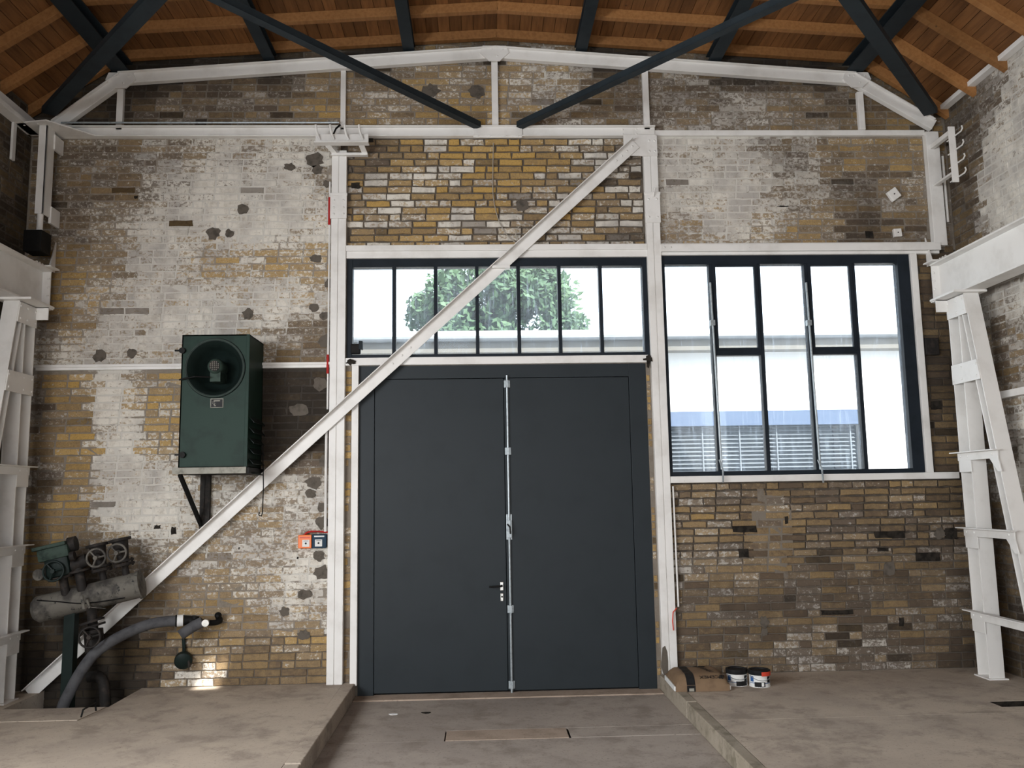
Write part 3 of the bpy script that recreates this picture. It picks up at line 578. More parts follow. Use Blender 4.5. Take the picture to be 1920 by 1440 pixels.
# tie beam
t = thing('tie_beam', (-1.3, 8.95, 5.70), 'long white steel tie beam across the wall under the gable', 'beam')
mb = MB(); mb.box(-4.62, 1.955, 8.955, 9.01, 5.70, 5.815); mb.box(-4.62, 1.955, 8.915, 8.96, 5.80, 5.815); mb.box(-4.62, 1.955, 8.93, 8.96, 5.70, 5.712); mb.build('channel', 'white', t, .004)
mb = MB(); mb.box(-.03, .50, 8.938, 8.956, 5.683, 5.818); mb.build('gusset_plate', 'white', t, .002)
mb = MB(); rivets(mb, [(x, 8.938, 5.70) for x in (.02, .15, .31, .45)] + [(x, 8.955, z) for x in (1.6, 1.75) for z in (5.73, 5.78)]); tag(mb.build('rivets', 'white', t, smooth=True), kind='stuff')
tag(MB().box(1.955, 4.97, 8.965, 9.01, 5.716, 5.778).build('tie_beam', 'white', None, .004), "slim white steel rail above the bay with two junction boxes", 'beam')
# gable chords
def chord(a, b, lab, hgt=.125):
    mb = MB(); mb.bar((a[0], 8.952, a[1]-hgt/2), (b[0], 8.952, b[1]-hgt/2), .07, hgt, (0, 0, 1)); mb.bar((a[0], 8.91, a[1]-.008), (b[0], 8.91, b[1]-.008), .06, .014, (0, 0, 1))
    tag(mb.build('gable_chord', 'white', None, .004), lab, 'beam')
chord((-3.83, 6.408), (.231, 6.715), "long white gable chord above the bay of the green cabinet"); chord((.231, 6.715), (4.21, 6.42), "long white gable chord above the junction box bay")
chord((-4.50, 5.86), (-3.82, 6.40), "short steep white gable chord above the stub post corner"); chord((4.205, 6.415), (5.06, 5.88), "short steep white gable chord above the pegged rack corner")
for (x, z, lab) in ((.21, 6.66, 'white riveted joint plate at the ridge of the gable'), (-3.80, 6.34, "white riveted gable joint plate at the bend near the stub post"), (4.22, 6.36, "white riveted gable joint plate at the bend near the pegged rack")):
    mb = MB(); s_ = .16; mb.prism([(x-s_, 8.918, z-.02), (x-.06, 8.918, z-.115), (x+.06, 8.918, z-.115), (x+s_, 8.918, z-.02), (x+s_*.8, 8.918, z+.06), (x-s_*.8, 8.918, z+.06)], (0, -.018, 0))
    rivets(mb, [(x+dx, 8.90, z+dz) for dx, dz in ((-.09, .02), (.09, .02), (-.03, .02), (.03, -.06))], .012); tag(mb.build('joint_plate', 'white'), lab, 'plate')
# gable posts
for x, wd, zt, lab in ((-3.82, .068, 6.255, "short white gable post at the roof bend near the stub post"), (-1.438, .055, 6.458, 'thin white gable post above the hook rack'), (.21, .07, 6.575, 'white gable post under the ridge'), (1.872, .066, 6.462, 'thin white gable post above the riveted corner plate'), (4.27, .07, 6.22, "short white gable post at the roof bend near the pegged rack")):
    tag(MB().box(x-wd/2, x+wd/2, 8.955, 9.005, 5.78, zt).build('gable_post', 'white', None, .003), lab, 'post')
# main posts
t = thing('wall_post', (-1.47, 8.95, -.01), 'tall white steel post between brick bay and door', 'post')
mb = MB(); mb.box(-1.55, -1.478, 8.94, 9.01, -.01, 5.54); mb.box(-1.472, -1.392, 8.94, 9.01, -.01, 5.54); mb.box(-1.54, -1.40, 8.95, 9.01, -.01, 5.54); mb.build('channel_pair', 'white', t, .003)
mb = MB(); mb.box(-1.56, -1.385, 8.925, 8.941, 4.78, 5.05); mb.box(-1.565, -1.38, 8.92, 8.941, 5.03, 5.06); mb.build('splice_plate', 'white', t, .002)
mb = MB(); rivets(mb, [(x, 8.925, z) for x in (-1.52, -1.42) for z in (4.83, 4.90, 4.98)]); tag(mb.build('rivets', 'white', t, smooth=True), kind='stuff')
t = thing('wall_post', (1.89, 8.95, -.01), 'tall white steel post between door and large window', 'post')
mb = MB(); mb.box(1.817, 1.889, 8.94, 9.01, .02, 5.72); mb.box(1.895, 1.968, 8.94, 9.01, .02, 5.72); mb.box(1.83, 1.955, 8.95, 9.01, .02, 5.72); mb.build('channel_pair', 'white', t, .003)
mb = MB(); mb.prism([(1.60, 8.938, 5.70), (1.60, 8.938, 5.57), (1.655, 8.938, 5.47), (1.82, 8.938, 5.465), (1.968, 8.938, 5.465), (1.968, 8.938, 5.70)], (0, -.014, 0)); mb.build('gusset_plate', 'white', t, .002)
mb = MB(); mb.box(1.81, 1.975, 8.925, 8.941, 4.72, 5.06); mb.box(1.805, 1.98, 8.92, 8.941, 5.03, 5.055); mb.build('splice_plate', 'white', t, .002)
mb = MB(); rivets(mb, [(x, 8.924, z) for x in (1.88, 1.94) for z in (5.52, 5.64)] + [(x, 8.925, z) for x in (1.85, 1.94) for z in (4.78, 4.98)]); tag(mb.build('rivets', 'white', t, smooth=True), kind='stuff')
mb = MB(); mb.tube([(1.90, 8.92, 5.0), (1.905, 8.89, 5.04), (1.92, 8.89, 5.09), (1.90, 8.90, 5.10)], .008, 6); mb.build('hook', 'white', t)
c = U(1247, 1240, 8.94); mb = MB(); mb.prism([(c.x+.045*math.cos(k*.7)*ru(.7, 1), 8.94, c.z+.16*math.sin(k*.7)*ru(.8, 1)) for k in range(9)], (0, -.001, 0)); tag(mb.build('filler_patch', 'cement', t), 'grey primer patch near the foot')
mb = MB(); mb.tube([U(1269, 1140, 8.93), U(1262, 1148, 8.92), U(1261, 1165, 8.92), U(1263, 1182, 8.92)], .006, 6); tag(mb.build('red_tag', 'redpaint', t), 'thin red strap')
# rails round the openings
t = thing('lintel_beam', (.2, 8.95, 4.35), 'white steel lintel above the ribbon window', 'beam')
mb = MB(); mb.box(-1.39, 1.82, 8.955, 9.02, 4.352, 4.488); mb.box(-1.39, 1.82, 8.935, 8.96, 4.425, 4.488); mb.build('web', 'white', t, .003)
t = thing('lintel_beam', (3.45, 8.95, 4.36), "white steel lintel above the large window", 'beam')
mb = MB(); mb.box(1.965, 5.02, 8.955, 9.02, 4.365, 4.495); mb.box(1.965, 5.02, 8.915, 8.96, 4.395, 4.475); mb.build('web', 'white', t, .004)
mb = MB(); rivets(mb, [(2.0+dx, 8.915, 4.44) for dx in (0, .07)]); tag(mb.build('rivets', 'white', t, smooth=True), kind='stuff')
tag(MB().box(-1.39, 1.80, 8.95, 9.03, 3.203, 3.283).build('transom_rail', 'white', None, .004), 'white rail between ribbon window and double door', 'rail')
tag(MB().box(-1.322, -1.252, 8.955, 9.06, -.02, 3.203).build('door_jamb', 'white', None, .004), "narrow white jamb of the double door beside a strip of brick", 'post')
tag(MB().box(4.692, 4.765, 8.955, 9.05, 1.99, 4.366).build('window_jamb', 'white', None, .004), "white steel jamb between large window and crane column", 'post')
tag(MB().box(1.972, 5.02, 8.925, 9.03, 1.932, 2.0).build('window_sill', 'white', None, .004), 'long white steel sill under the large window', 'sill')
tag(MB().add([], []).box(4.96, 5.105, 8.93, 9.01, 4.45, 5.745).build('corner_post', 'white', None, .004), "white steel post in the corner carrying the pegged rack", 'post')
mb = MB(); mb.box(-4.56, -1.55, 8.965, 9.01, 3.187, 3.243); mb.box(-4.56, -1.55, 8.945, 8.97, 3.215, 3.243); tag(mb.build('wall_rail', 'white', None, .003), "white ledge rail along the bricks behind the green cabinet", 'rail')
# long diagonal brace (angle section, upper flange towards the hall)
A, B = U(1192, 268, 8.90), U(52, 1302, 8.88); A.y = 8.915; B.y = 8.90
t = thing('diagonal_brace', (B.x, 8.9, 0), 'long white angle iron brace running diagonally across wall and door', 'brace')
dd = (B-A).normalized(); per = Vector((0, -1, 0)).cross(dd).normalized(); per = per if per.z > 0 else -per
mb = MB(); mb.bar(A, B, .010, .125, per, (0, 0)); mb.build('face_flange', 'white', t, .002)
mb = MB(); A2, B2 = A+per*.0575, B+per*.0575; mb.bar(A2+Vector((0, -.035, 0)), B2+Vector((0, -.035, 0)), .07, .010, per, (0, 0)); mb.build('upper_flange', 'white', t, .002)
mb = MB(); rivets(mb, [A+dd*s+Vector((0, -.006, 0)) for s in (.05, .13, .21, .29, 3.30, 3.42, 3.55)]); tag(mb.build('rivets', 'white', t, smooth=True), kind='stuff')
c = U(940, 501, 8.9); mb = MB(); mb.box(c.x-.10, c.x+.09, 8.86, 8.96, c.z-.016, c.z+.012); mb.build('clip', 'white', t, .003)
# conduit along the tie beam, at the posts
mb = MB(); mb.tube([(-4.4, 8.90, 5.835), (-1.47, 8.90, 5.835)], .010, 6); tag(mb.build('conduit', 'galv'), 'thin grey conduit along the top of the tie beam', 'pipe')
mb = MB(); mb.tube([(-1.572, 8.97, 5.2), (-1.572, 8.97, 2.75)], .010, 6); mb.tube([(-1.578, 8.955, 2.55), (-1.578, 8.955, 1.50)], .014, 8); tag(mb.build('conduit', 'white'), "thin white conduit down the door post above the call points", 'pipe')
for z0, z1, lab in ((4.72, 5.02, 'short dark red cable sleeve high beside the door post'), (3.12, 3.32, 'short dark red cable sleeve level with the ledge rail')):
    tag(MB().tube([(-1.572, 8.955, z0), (-1.572, 8.955, z1)], .014, 8).build('cable_sleeve', 'red'), lab, 'cable')
mb = MB(); mb.tube([(2.0, 8.97, 1.90), (2.005, 8.965, .68)], .010, 6); tag(mb.build('conduit', 'white'), "thin white pipe on brown brick above the cement bag", 'pipe')

# ------------------------------------------------------------------ windows
def win_frame(root, x0, x1, z0, z1, l, r_, tp, bt, y0=8.985, y1=9.10):
    for (n, b) in (('frame_stile', (x0, x0+l, z0, z1)), ('frame_stile', (x1-r_, x1, z0, z1)), ('frame_rail', (x0+l, x1-r_, z1-tp, z1)), ('frame_rail', (x0+l, x1-r_, z0, z0+bt))):
        MB().box(b[0], b[1], y0, y1, b[2], b[3]).build(n, 'frame', root, .004)
w1 = thing('window_1', (.21, 9.05, W1[2]), kind='structure'); tag(w1, 'ribbon window of seven panes above the double door')
x0, x1, z0, z1 = W1; win_frame(w1, x0, x1, z0, z1, .058, .05, .09, .035)
mx = [U(p, 590).x for p in (738.7, 817, 895, 973, 1050, 1127.7)]
for x in mx: MB().box(x-.019, x+.019, 8.995, 9.08, z0+.03, z1-.08).build('glazing_bar', 'frame', w1, .003)
ed = [x0+.05] + mx + [x1-.045]
for a, b in zip(ed, ed[1:]): MB().box(a, b, 9.040, 9.044, z0+.03, z1-.08).build('pane', 'glass', w1)
# window opener motor standing in the left pane
t = thing('window_opener', (-1.27, 8.97, 3.32), "small dark opener in the corner of the end ribbon pane", 'opener')
mb = MB(); mb.box(-1.335, -1.235, 8.94, 9.0, 3.325, 3.43); mb.build('housing', 'black', t, .01); mb = MB(); mb.box(-1.25, -1.21, 8.93, 8.99, 3.37, 3.46); mb.build('arm', 'dark', t, .004)
w2 = thing('window_2', (3.3, 9.05, W2[2]), kind='structure'); tag(w2, 'large five column window with two tilting casements')
x0, x1, z0, z1 = W2; win_frame(w2, x0, x1, z0, z1, .045, .13, .095, .045)
mx = [U(p, 880).x for p in (1350, 1442, 1534, 1625)]
for x in mx: MB().box(x-.021, x+.021, 8.995, 9.08, z0+.04, z1-.09).build('glazing_bar', 'frame', w2, .003)
ed = [x0+.04] + mx + [x1-.12]; zt = U(1380, 661).z
for i, (a, b) in enumerate(zip(ed, ed[1:])):
    if i in (1, 3):
        MB().box(a, b, 9.040, 9.044, z0+.03, zt).build('pane', 'glass', w2)
        MB().box(a+.02, b-.02, 8.99, 9.08, zt-.03, zt+.028).build('transom_bar', 'frame', w2, .003)
        cs = MB(); cs.box(a+.015, a+.05, 8.985, 9.03, zt+.025, z1-.09); cs.box(b-.05, b-.015, 8.985, 9.03, zt+.025, z1-.09); cs.box(a+.05, b-.05, 8.985, 9.03, z1-.12, z1-.09); cs.box(a+.05, b-.05, 8.985, 9.03, zt+.025, zt+.05)
        cf = cs.build('casement', 'frame', w2, .003); MB().box(a+.04, b-.04, 9.01, 9.014, zt+.04, z1-.10).build('pane', 'glass', cf)
    else: MB().box(a, b, 9.040, 9.044, z0+.03, z1-.08).build('pane', 'glass', w2)
for (a, b, c_, d_, lab) in ((1329, 530, 1352, 880, 'first'), (1507, 530, 1540, 880, 'second')):
    p, q = U(a, b, 8.95), U(c_, d_, 8.95); q.x = mx[0 if lab == 'first' else 2]+.005; p.x = q.x-.03; k = U(c_+4, 905, 8.86)
    t = thing('window_rod', (k.x, 8.95, k.z), 'galvanised opening rod nearer the door post' if lab == 'first' else 'galvanised opening rod nearer the crane column', 'rod')
    mb = MB(); mb.tube([p, (p+q)/2, q], .012, 8); mb.build('rod', 'galv', t); mb = MB(); mb.tube([q+Vector((-.02, 0, .10)), q+Vector((0, -.04, 0)), k], .009, 6); mb.build('lever', 'galv', t)
    c = p.lerp(q, .22); mb = MB(); mb.box(c.x-.025, c.x+.025, 8.935, 8.99, c.z-.03, c.z+.03); mb.build('bracket', 'galv', t, .003)

# ------------------------------------------------------------------ double door
dr = thing('door_1', (.26, 9.04, ZD), kind='structure'); tag(dr, 'tall slate grey steel double door')
xa, xb = U(703, 712).x, U(1178, 708).x; xm = U(947, 900).x; zt = U(703, 712).z; zb_ = ZD+.03
mb = MB(); mb.box(DOOR[0], xa-.005, 9.0, 9.12, ZD, 3.20); mb.box(xb+.005, DOOR[1], 9.0, 9.12, ZD, 3.20); mb.box(xa-.005, xb+.005, 9.0, 9.12, zt+.005, 3.20); mb.build('door_frame', 'door', dr, .002)
MB().box(xa, xm-.003, 9.005, 9.08, zb_, zt).build('door_leaf', 'door', dr, .003)
rl = MB().box(xm+.003, xb, 9.002, 9.08, zb_, zt).build('door_leaf', 'door', dr, .003)
MB().box(DOOR[0], DOOR[1], 9.09, 9.13, ZD, 3.2).build('door_gap_shade', 'black', dr)  # black sheet behind the leaves paints the dark of their gaps
xr = U(955, 1000).x
mb = MB(); mb.tube([(xr, 8.985, ZD+.005), (xr, 8.985, zt+.03)], .012, 8); tag(mb.build('bolt_rod', 'galv', rl), 'galvanised vertical bolt rod')
for py in (720, 846, 1142, 1284):
    z = U(955, py).z; mb = MB(); mb.box(xr-.032, xr+.032, 8.996, 9.003, z-.038, z+.038); mb.box(xr-.014, xr+.014, 8.968, 9.0, z-.038, z+.038); mb.build('rod_guide', 'galv', rl, .002)
za, zz = U(955, 1012).z, U(955, 964).z
mb = MB(); mb.box(xr-.03, xr+.03, 8.994, 9.003, za, zz); mb.box(xr-.02, xr+.02, 8.965, 9.0, za+.02, za+.09); mb.box(xr-.013, xr+.013, 8.95, 9.0, za+.10, za+.2); mb.build('bolt_lock', 'galv', rl, .003)
mb = MB(); mb.tube([(xr-.02, 8.955, za+.16), (xr+.005, 8.935, za+.13), (xr+.01, 8.935, za+.06)], .008, 6); mb.build('bolt_lever', 'black', rl)
h = U(941, 1100); mb = MB(); mb.box(h.x-.018, h.x+.018, 8.992, 9.006, h.z-.04, h.z+.05); mb.build('escutcheon', 'silver', dr, .006)
mb = MB(); mb.tube([(h.x, 9.0, h.z+.01), (h.x, 8.95, h.z+.01), (h.x-.02, 8.945, h.z+.01), (h.x-.13, 8.945, h.z+.005)], .010, 8); mb.build('door_handle', 'black', dr)
mb = MB(); mb.box(h.x-.016, h.x+.016, 8.992, 9.006, h.z-.145, h.z-.065); mb.build('lock_plate', 'silver', dr, .006); mb = MB(); mb.cyl((h.x, 8.99, h.z-.10), (h.x, 9.0, h.z-.10), .009, 10); mb.build('cylinder', 'black', dr)
for x, lab in ((-1.335, "small ragged blackened seal under the window opener at the door rail"), (1.79, "ragged blackened seal at the door rail beside the large window post")):
    mb = MB(); mb.prism([(x+.065*math.cos(k*.39)*ru(.45, 1), 8.945, 3.238+.034*math.sin(k*.39)*ru(.5, 1.3)-(.06 if x > 0 and k in (11, 12) else 0)) for k in range(16)], (0, -.012, 0)); tag(mb.build('torn_seal', 'hole'), lab, 'seal')

# ------------------------------------------------------------------ green fan cabinet on its bracket
FY = 8.44; TL, TR, BLc = U(341, 628, FY), U(472, 628, FY), U(338, 878, FY); x0, x1, z1, z0 = TL.x+.005, -2.245, TL.z, BLc.z
t = thing('fan_cabinet', ((x0+x1)/2, 8.72, z0-.55), 'dark green fan heater cabinet with round inlet on a wall bracket', 'cabinet')
fc = U(403, 690, FY); rc = .262; n = 40
mb = MB()   # front sheet with a round hole
ring = [Vector((fc.x+rc*math.cos(2*math.pi*i/n), FY, fc.z+rc*math.sin(2*math.pi*i/n))) for i in range(n)]
outer = []
for p in ring:
    d = p-Vector((fc.x, FY, fc.z)); ks = []
    if d.x > 1e-6: ks.append((x1-fc.x)/d.x)
    if d.x < -1e-6: ks.append((x0-fc.x)/d.x)
    if d.z > 1e-6: ks.append((z1-fc.z)/d.z)
    if d.z < -1e-6: ks.append((z0-fc.z)/d.z)
    outer.append(Vector((fc.x, FY, fc.z))+d*min(ks))
mb.add(ring+outer, [(i, (i+1) % n, n+(i+1) % n, n+i) for i in range(n)])
for cx, cz in ((x0, z0), (x1, z0), (x1, z1), (x0, z1)):   # square off the corners
    best = sorted(range(n), key=lambda i: (outer[i]-Vector((cx, FY, cz))).length)[:6]
    k1 = [i for i in best if abs(outer[i].x-cx) < 1e-5]; k2 = [i for i in best if abs(outer[i].z-cz) < 1e-5]
    if k1 and k2:
        a = min(k1, key=lambda i: abs(outer[i].z-cz)); b = min(k2, key=lambda i: abs(outer[i].x-cx)); k = len(mb.v); mb.v.append(Vector((cx, FY, cz))); mb.f.append((n+a, n+b, k))
mb.build('front_panel', 'green', t)
mb = MB()
for b in ((x0, x0+.012, FY, 8.985, z0, z1), (x0, x1, FY, 8.985, z1-.012, z1), (x0, x1, FY, 8.985, z0, z0+.012), (x0, x1, 8.97, 8.985, z0, z1)): mb.box(*b)
mb.box(x1-.012, x1, FY, 8.985, z0, z1); mb.build('casing', 'green', t)
mb = MB(); mb.box(x1-.03, x1+.004, FY-.006, FY+.02, z0, z1); mb.build('corner_strip', 'green', t, .003)
mb = MB(); mb.lathe((fc.x, FY, fc.z), (0, 1, 0), [(rc+.035, .0), (rc+.03, -.014), (rc+.008, -.012), (rc-.01, .01), (rc-.05, .10), (rc-.09, .22), (.06, .30), (.001, .30)], 40); mb.build('inlet_cowl', 'greendark', t, smooth=True)
hb = U(404, 687, FY+.05); mb = MB(); mb.lathe((hb.x, FY+.02, hb.z), (0, 1, 0), [(.001, .0), (.055, 0), (.072, .015), (.078, .05), (.078, .2), (.05, .28)], 24); mb.box(hb.x-.05, hb.x+.05, FY+.05, FY+.28, hb.z-.15, hb.z-.05); mo = mb.build('motor', 'greenpale', t, smooth=True)
mb = MB(); mb.cyl((hb.x, FY+.012, hb.z), (hb.x, FY+.019, hb.z), .052, 20); mb.build('motor_grille', 'iron', mo)
mb = MB()
for i in range(5):
    for j in range(5):
        if abs(i-2)+abs(j-2) < 4: mb.dome((hb.x+(i-2)*.019, FY+.012, hb.z+(j-2)*.019), (0, -1, 0), .006, .004, 5)
tag(mb.build('grille_holes', 'dust', mo), kind='stuff')
mb = MB(); mb.tube([hb+Vector((-.04, -.03, -.11)), U(365, 706, FY-.05), U(336, 712, FY-.03)], .008, 6); mb.build('cable', 'black', t)
mb = MB(); mb.torus((fc.x, FY-.012, fc.z), (0, 1, 0), rc+.02, .006, 40, 6); mb.build('inlet_rim', 'greenpale', t, smooth=True)
c = U(407, 756, FY); npl = MB().box(c.x-.062, c.x+.062, FY-.006, FY-.001, c.z-.045, c.z+.045).build('name_plate', 'dust', t); MB().box(c.x-.055, c.x+.055, FY-.008, FY-.005, c.z-.038, c.z+.038).build('plate_face', 'ink', npl)
mb = MB(); mb.box(c.x-.03, c.x+.03, FY-.0095, FY-.0075, c.z+.018, c.z+.028)
for k in range(7): q = c+Vector((ru(-.045, .03), 0, ru(-.03, .01))); mb.box(q.x, q.x+ru(.008, .02), FY-.0095, FY-.0075, q.z, q.z+.005)
tag(mb.build('plate_marks', 'dust', npl), kind='stuff')
for py in (658, 853):
    k = U(341, py, FY); mb = MB(); mb.cyl(k+Vector((.01, -.03, 0)), k+Vector((.01, .01, 0)), .03, 10); mb.bar(k+Vector((-.06, -.02, .0)), k+Vector((0, -.02, 0)), .02, .015); mb.build('latch_knob', 'black', t)
zl0, zl1 = U(480, 900, 8.6).z+.10, U(480, 785, 8.6).z
for i in range(6):   # louvres on the right cheek
    z = zl0 + (zl1-zl0)*i/5.0
    mb = MB(); mb.hexa([(x1, FY+.06, z), (x1+.045, FY+.06, z-.05), (x1+.045, 8.93, z-.05), (x1, 8.93, z), (x1, FY+.06, z+.012), (x1+.048, FY+.06, z-.044), (x1+.048, 8.93, z-.044), (x1, 8.93, z+.012)]); mb.build('louvre', 'greendark', t)
mb = MB(); mb.box(x0-.03, x1+.03, FY-.03, 8.99, z0-.055, z0-.002); mb.build('shelf_plate', 'black', t)
mb = MB(); mb.box(x0-.04, x1+.005, FY-.045, FY-.028, z0-.058, z0+.004); mb.build('shelf_edge', 'dust', t, .003)
p, q = U(335, 898, FY), U(382, 990, 8.93)
mb = MB(); mb.bar((x0+.02, FY, z0-.06), (x0+.08, 8.97, q.z), .035, .035); mb.build('bracket_strut', 'black', t, .003)
vb = U(389, 940, 8.97).x; mb = MB(); mb.box(x0+.06, x0+.105, 8.93, 8.985, q.z-.03, z0-.05); mb.box(vb-.03, vb+.03, 8.94, 8.985, q.z, z0-.05); mb.build('wall_bar', 'iron', t)
hk = U(493, 860, 8.80); mb = MB(); e = U(492, 962, 8.80); mb.tube([Vector((x1+.06, 8.80, hk.z+.15)), hk, U(494, 910, 8.80), e, e+Vector((-.01, 0, -.03)), e+Vector((-.035, 0, -.02)), e+Vector((-.03, 0, .01))], .006, 6)
tag(mb.build('hook_wire', 'black'), 'thin black wire with hooked end hanging beside the green cabinet', 'wire')

# ------------------------------------------------------------------ fire call points
for (a, b, c_, d_, mat, lab) in ((559, 1003, 584, 1028, 'orange', 'orange wall call point with white glass window'), (585, 1002, 612, 1027.5, 'navy', 'dark blue wall call point with white label')):
    p, q = U(a, b, 8.95), U(c_, d_, 8.95); t = thing('call_point', ((p.x+q.x)/2, 8.97, q.z), lab, 'alarm'); cx, cz = (p.x+q.x)/2, (p.z+q.z)/2
    MB().box(p.x, q.x, 8.945, 8.999, q.z, p.z).build('housing', mat, t, .006)
    dx = 0.012 if mat == 'orange' else -.005
    g = MB().box(cx+dx-.036, cx+dx+.036, 8.941, 8.947, cz-.052, cz+.018).build('glass_window', 'paper', t, .001)
    mb = MB(); mb.cyl((cx+dx, 8.938, cz-.018), (cx+dx, 8.943, cz-.018), .010, 12)
    mb.box(cx+dx-.024, cx+dx+.024, 8.9395, 8.942, cz+.004, cz+.008); mb.build('push_button', 'ink', g)
    if mat == 'orange': MB().box(cx-.05, cx+.052, 8.942, 8.946, cz+.034, cz+.046).build('label_strip', 'redpaint', t)
    else: MB().box(cx-.05, cx+.052, 8.941, 8.946, cz+.042, cz+.056).build('label_strip', 'paper', t)
mb = MB(); mb.tube([U(571, 1003, 8.97), U(577, 998, 8.96), U(590, 996.5, 8.96), U(620, 998, 8.96)], .010, 6, 4); tag(mb.build('cable_sleeve', 'red'), 'dark red cable running above the two call points', 'cable')

# ------------------------------------------------------------------ hook racks and corner fittings
p, q = U(592, 252, 8.80), U(691, 273, 8.80)
t = thing('hook_rack', ((p.x+q.x)/2, 8.85, 5.5), 'white steel rack with four hooks on top of the door post', 'rack')
MB().box(p.x, q.x, 8.79, 8.805, q.z, p.z).build('plate', 'white', t, .002)
mb = MB(); mb.box(p.x, q.x+.01, 8.70, 8.79, q.z-.004, q.z+.008); mb.build('plate_lip', 'white', t, .002)
for i, px in enumerate((604, 631, 658, 685)):
    c = U(px-4, 262, 8.79); k = U(px-11, 243, 8.74)
    mb = MB(); mb.tube([c+Vector((0, -.005, 0)), c+Vector((-.02, -.03, .04)), k, k+Vector((-.005, -.01, .05))], .012, 8, 3); mb.build('hook', 'white', t, smooth=True)
mb = MB(); a, b = U(620, 284, 8.86), U(683, 284, 8.86)
mb.bar((a.x-.02, 8.79, q.z), (a.x+.04, 8.93, a.z), .06, .012); mb.bar((b.x-.02, 8.79, q.z), (b.x, 8.93, b.z), .06, .012); mb.box(a.x, b.x+.03, 8.90, 8.96, a.z-.022, a.z+.005); mb.build('support_arm', 'white', t, .002)
mb = MB(); mb.tube([U(638, 234, 8.9), U(630, 241, 8.87), U(625, 252, 8.85)], .010, 6); tag(mb.build('cable_stub', 'black'), 'short black cable end behind the hook rack', 'cable')
# rack in the right corner: arms towards the hall, upright plate, pegs
PX = 5.02; t = thing('hook_rack', (PX, 8.7, 5.1), "white upright rack with four hooked pegs on the corner post", 'rack')
yp = UX(1785, 260, PX).y; zt, zb_ = UX(1785, 236, PX).z, UX(1793, 341, PX).z
MB().box(PX-.035, PX+.035, yp-.008, yp+.008, zb_, zt).build('plate', 'white', t, .002)
for z in (zt-.06, UX(1787, 325, PX).z): mb = MB(); mb.bar((PX, 8.935, z), (PX, yp, z), .05, .05 if z > 5.4 else .022); mb.build('arm', 'white', t, .003)
for k in range(4):
    z = zt-.11-(zt-zb_-.16)*k/3; mb = MB(); mb.tube([(PX+.02, yp+.13, z), (PX+.02, yp-.14, z), (PX+.02, yp-.17, z+.02), (PX+.02, yp-.16, z+.05)], .008, 6); mb.build('peg', 'white', t)
mb = MB(); mb.tube([(5.15, 8.97, zt-.15), (5.15, 8.97, 4.72)], .015, 8); tag(mb.build('conduit', 'white'), 'thin vertical white pipe behind the corner hook rack', 'pipe')
for (px, py, rot, lab) in ((1675, 365, 34, "larger white junction box hanging askew on limewashed brick"), (1682, 437, 4, "small white junction box fixed straight near the window lintel")):
    c = U(px, py, 8.97); t = thing('junction_box', c, lab, 'box'); s_ = .058 if rot > 10 else .043; ca, sa = math.cos(math.radians(rot)), math.sin(math.radians(rot))
    mb = MB(); mb.prism([c+Vector((s_*(u*ca-v*sa), .02, s_*1.05*(u*sa+v*ca))) for u, v in ((-1, -1), (1, -1), (1, 1), (-1, 1))], (0, -.045, 0)); mb.build('cover', 'white', t, .006)
    MB().cyl(c+Vector((0, -.03, 0)), c+Vector((0, -.02, 0)), .007, 8).build('screw', 'iron', t)
# cable looped on the centre bay
mb = MB(); mb.tube([U(925, 268, 8.985), U(924, 330, 8.985), U(925, 370, 8.985), U(934, 410, 8.98), U(950, 440, 8.98), U(970, 456, 8.98), U(967, 440, 8.97), U(974, 424, 8.97), U(990, 420, 8.97), U(1003, 428, 8.97), U(1000, 445, 8.97)], .005, 5, 4)
tag(mb.build('loose_cable', 'tape'), 'thin pale cable dangling in a loop on the bricks behind the brace', 'cable')
# left corner: gusset, stub post, insulator block
t = thing('corner_bracket', (-4.5, 8.7, 4.6), "white riveted stub post with gusset in the dark wall corner", 'bracket')
g0 = [(-4.72, 8.62), (-4.38, 8.55), (-4.05, 8.93), (-4.72, 8.93)]
mb = MB(); mb.prism([(a, b, 5.70) for a, b in g0], (0, 0, .014)); mb.build('gusset_plate', 'white', t, .002)
mb = MB(); rivets(mb, []); 
for k in range(4): a = Vector((-4.36+.08*k, 8.58+.085*k, 5.70)); mb.dome(a, (0, 0, -1), .013)
for a in ((-4.65, 8.66), (-4.5, 8.62), (-4.42, 8.70)): mb.dome((a[0], a[1], 5.70), (0, 0, -1), .013)
tag(mb.build('rivets', 'white', t, smooth=True), kind='stuff')
pz = UX(72, 395, -4.42).z
mb = MB(); mb.box(-4.50, -4.415, 8.66, 8.675, pz, 5.70); mb.box(-4.43, -4.415, 8.66, 8.82, pz, 5.70); mb.build('stub_post', 'white', t, .002)
for a, b in ((5.50, 5.66), (pz-.06, pz+.12)): MB().box(-4.43, -4.40, 8.80, 8.985, a, b).build('wall_lug', 'white', t, .003)
mb = MB(); mb.cyl((-4.46, 8.70, pz-.22), (-4.46, 8.70, pz), .03, 12); mb.build('spindle', 'white', t, smooth=True)
bz = UX(66, 474, -4.45).z
mb = MB(); mb.box(-4.54, -4.36, 8.55, 8.75, bz, bz+.22); tag(mb.build('insulator_block', 'black', None, .006), "black block between crane girder and stub post above the drum", 'block')
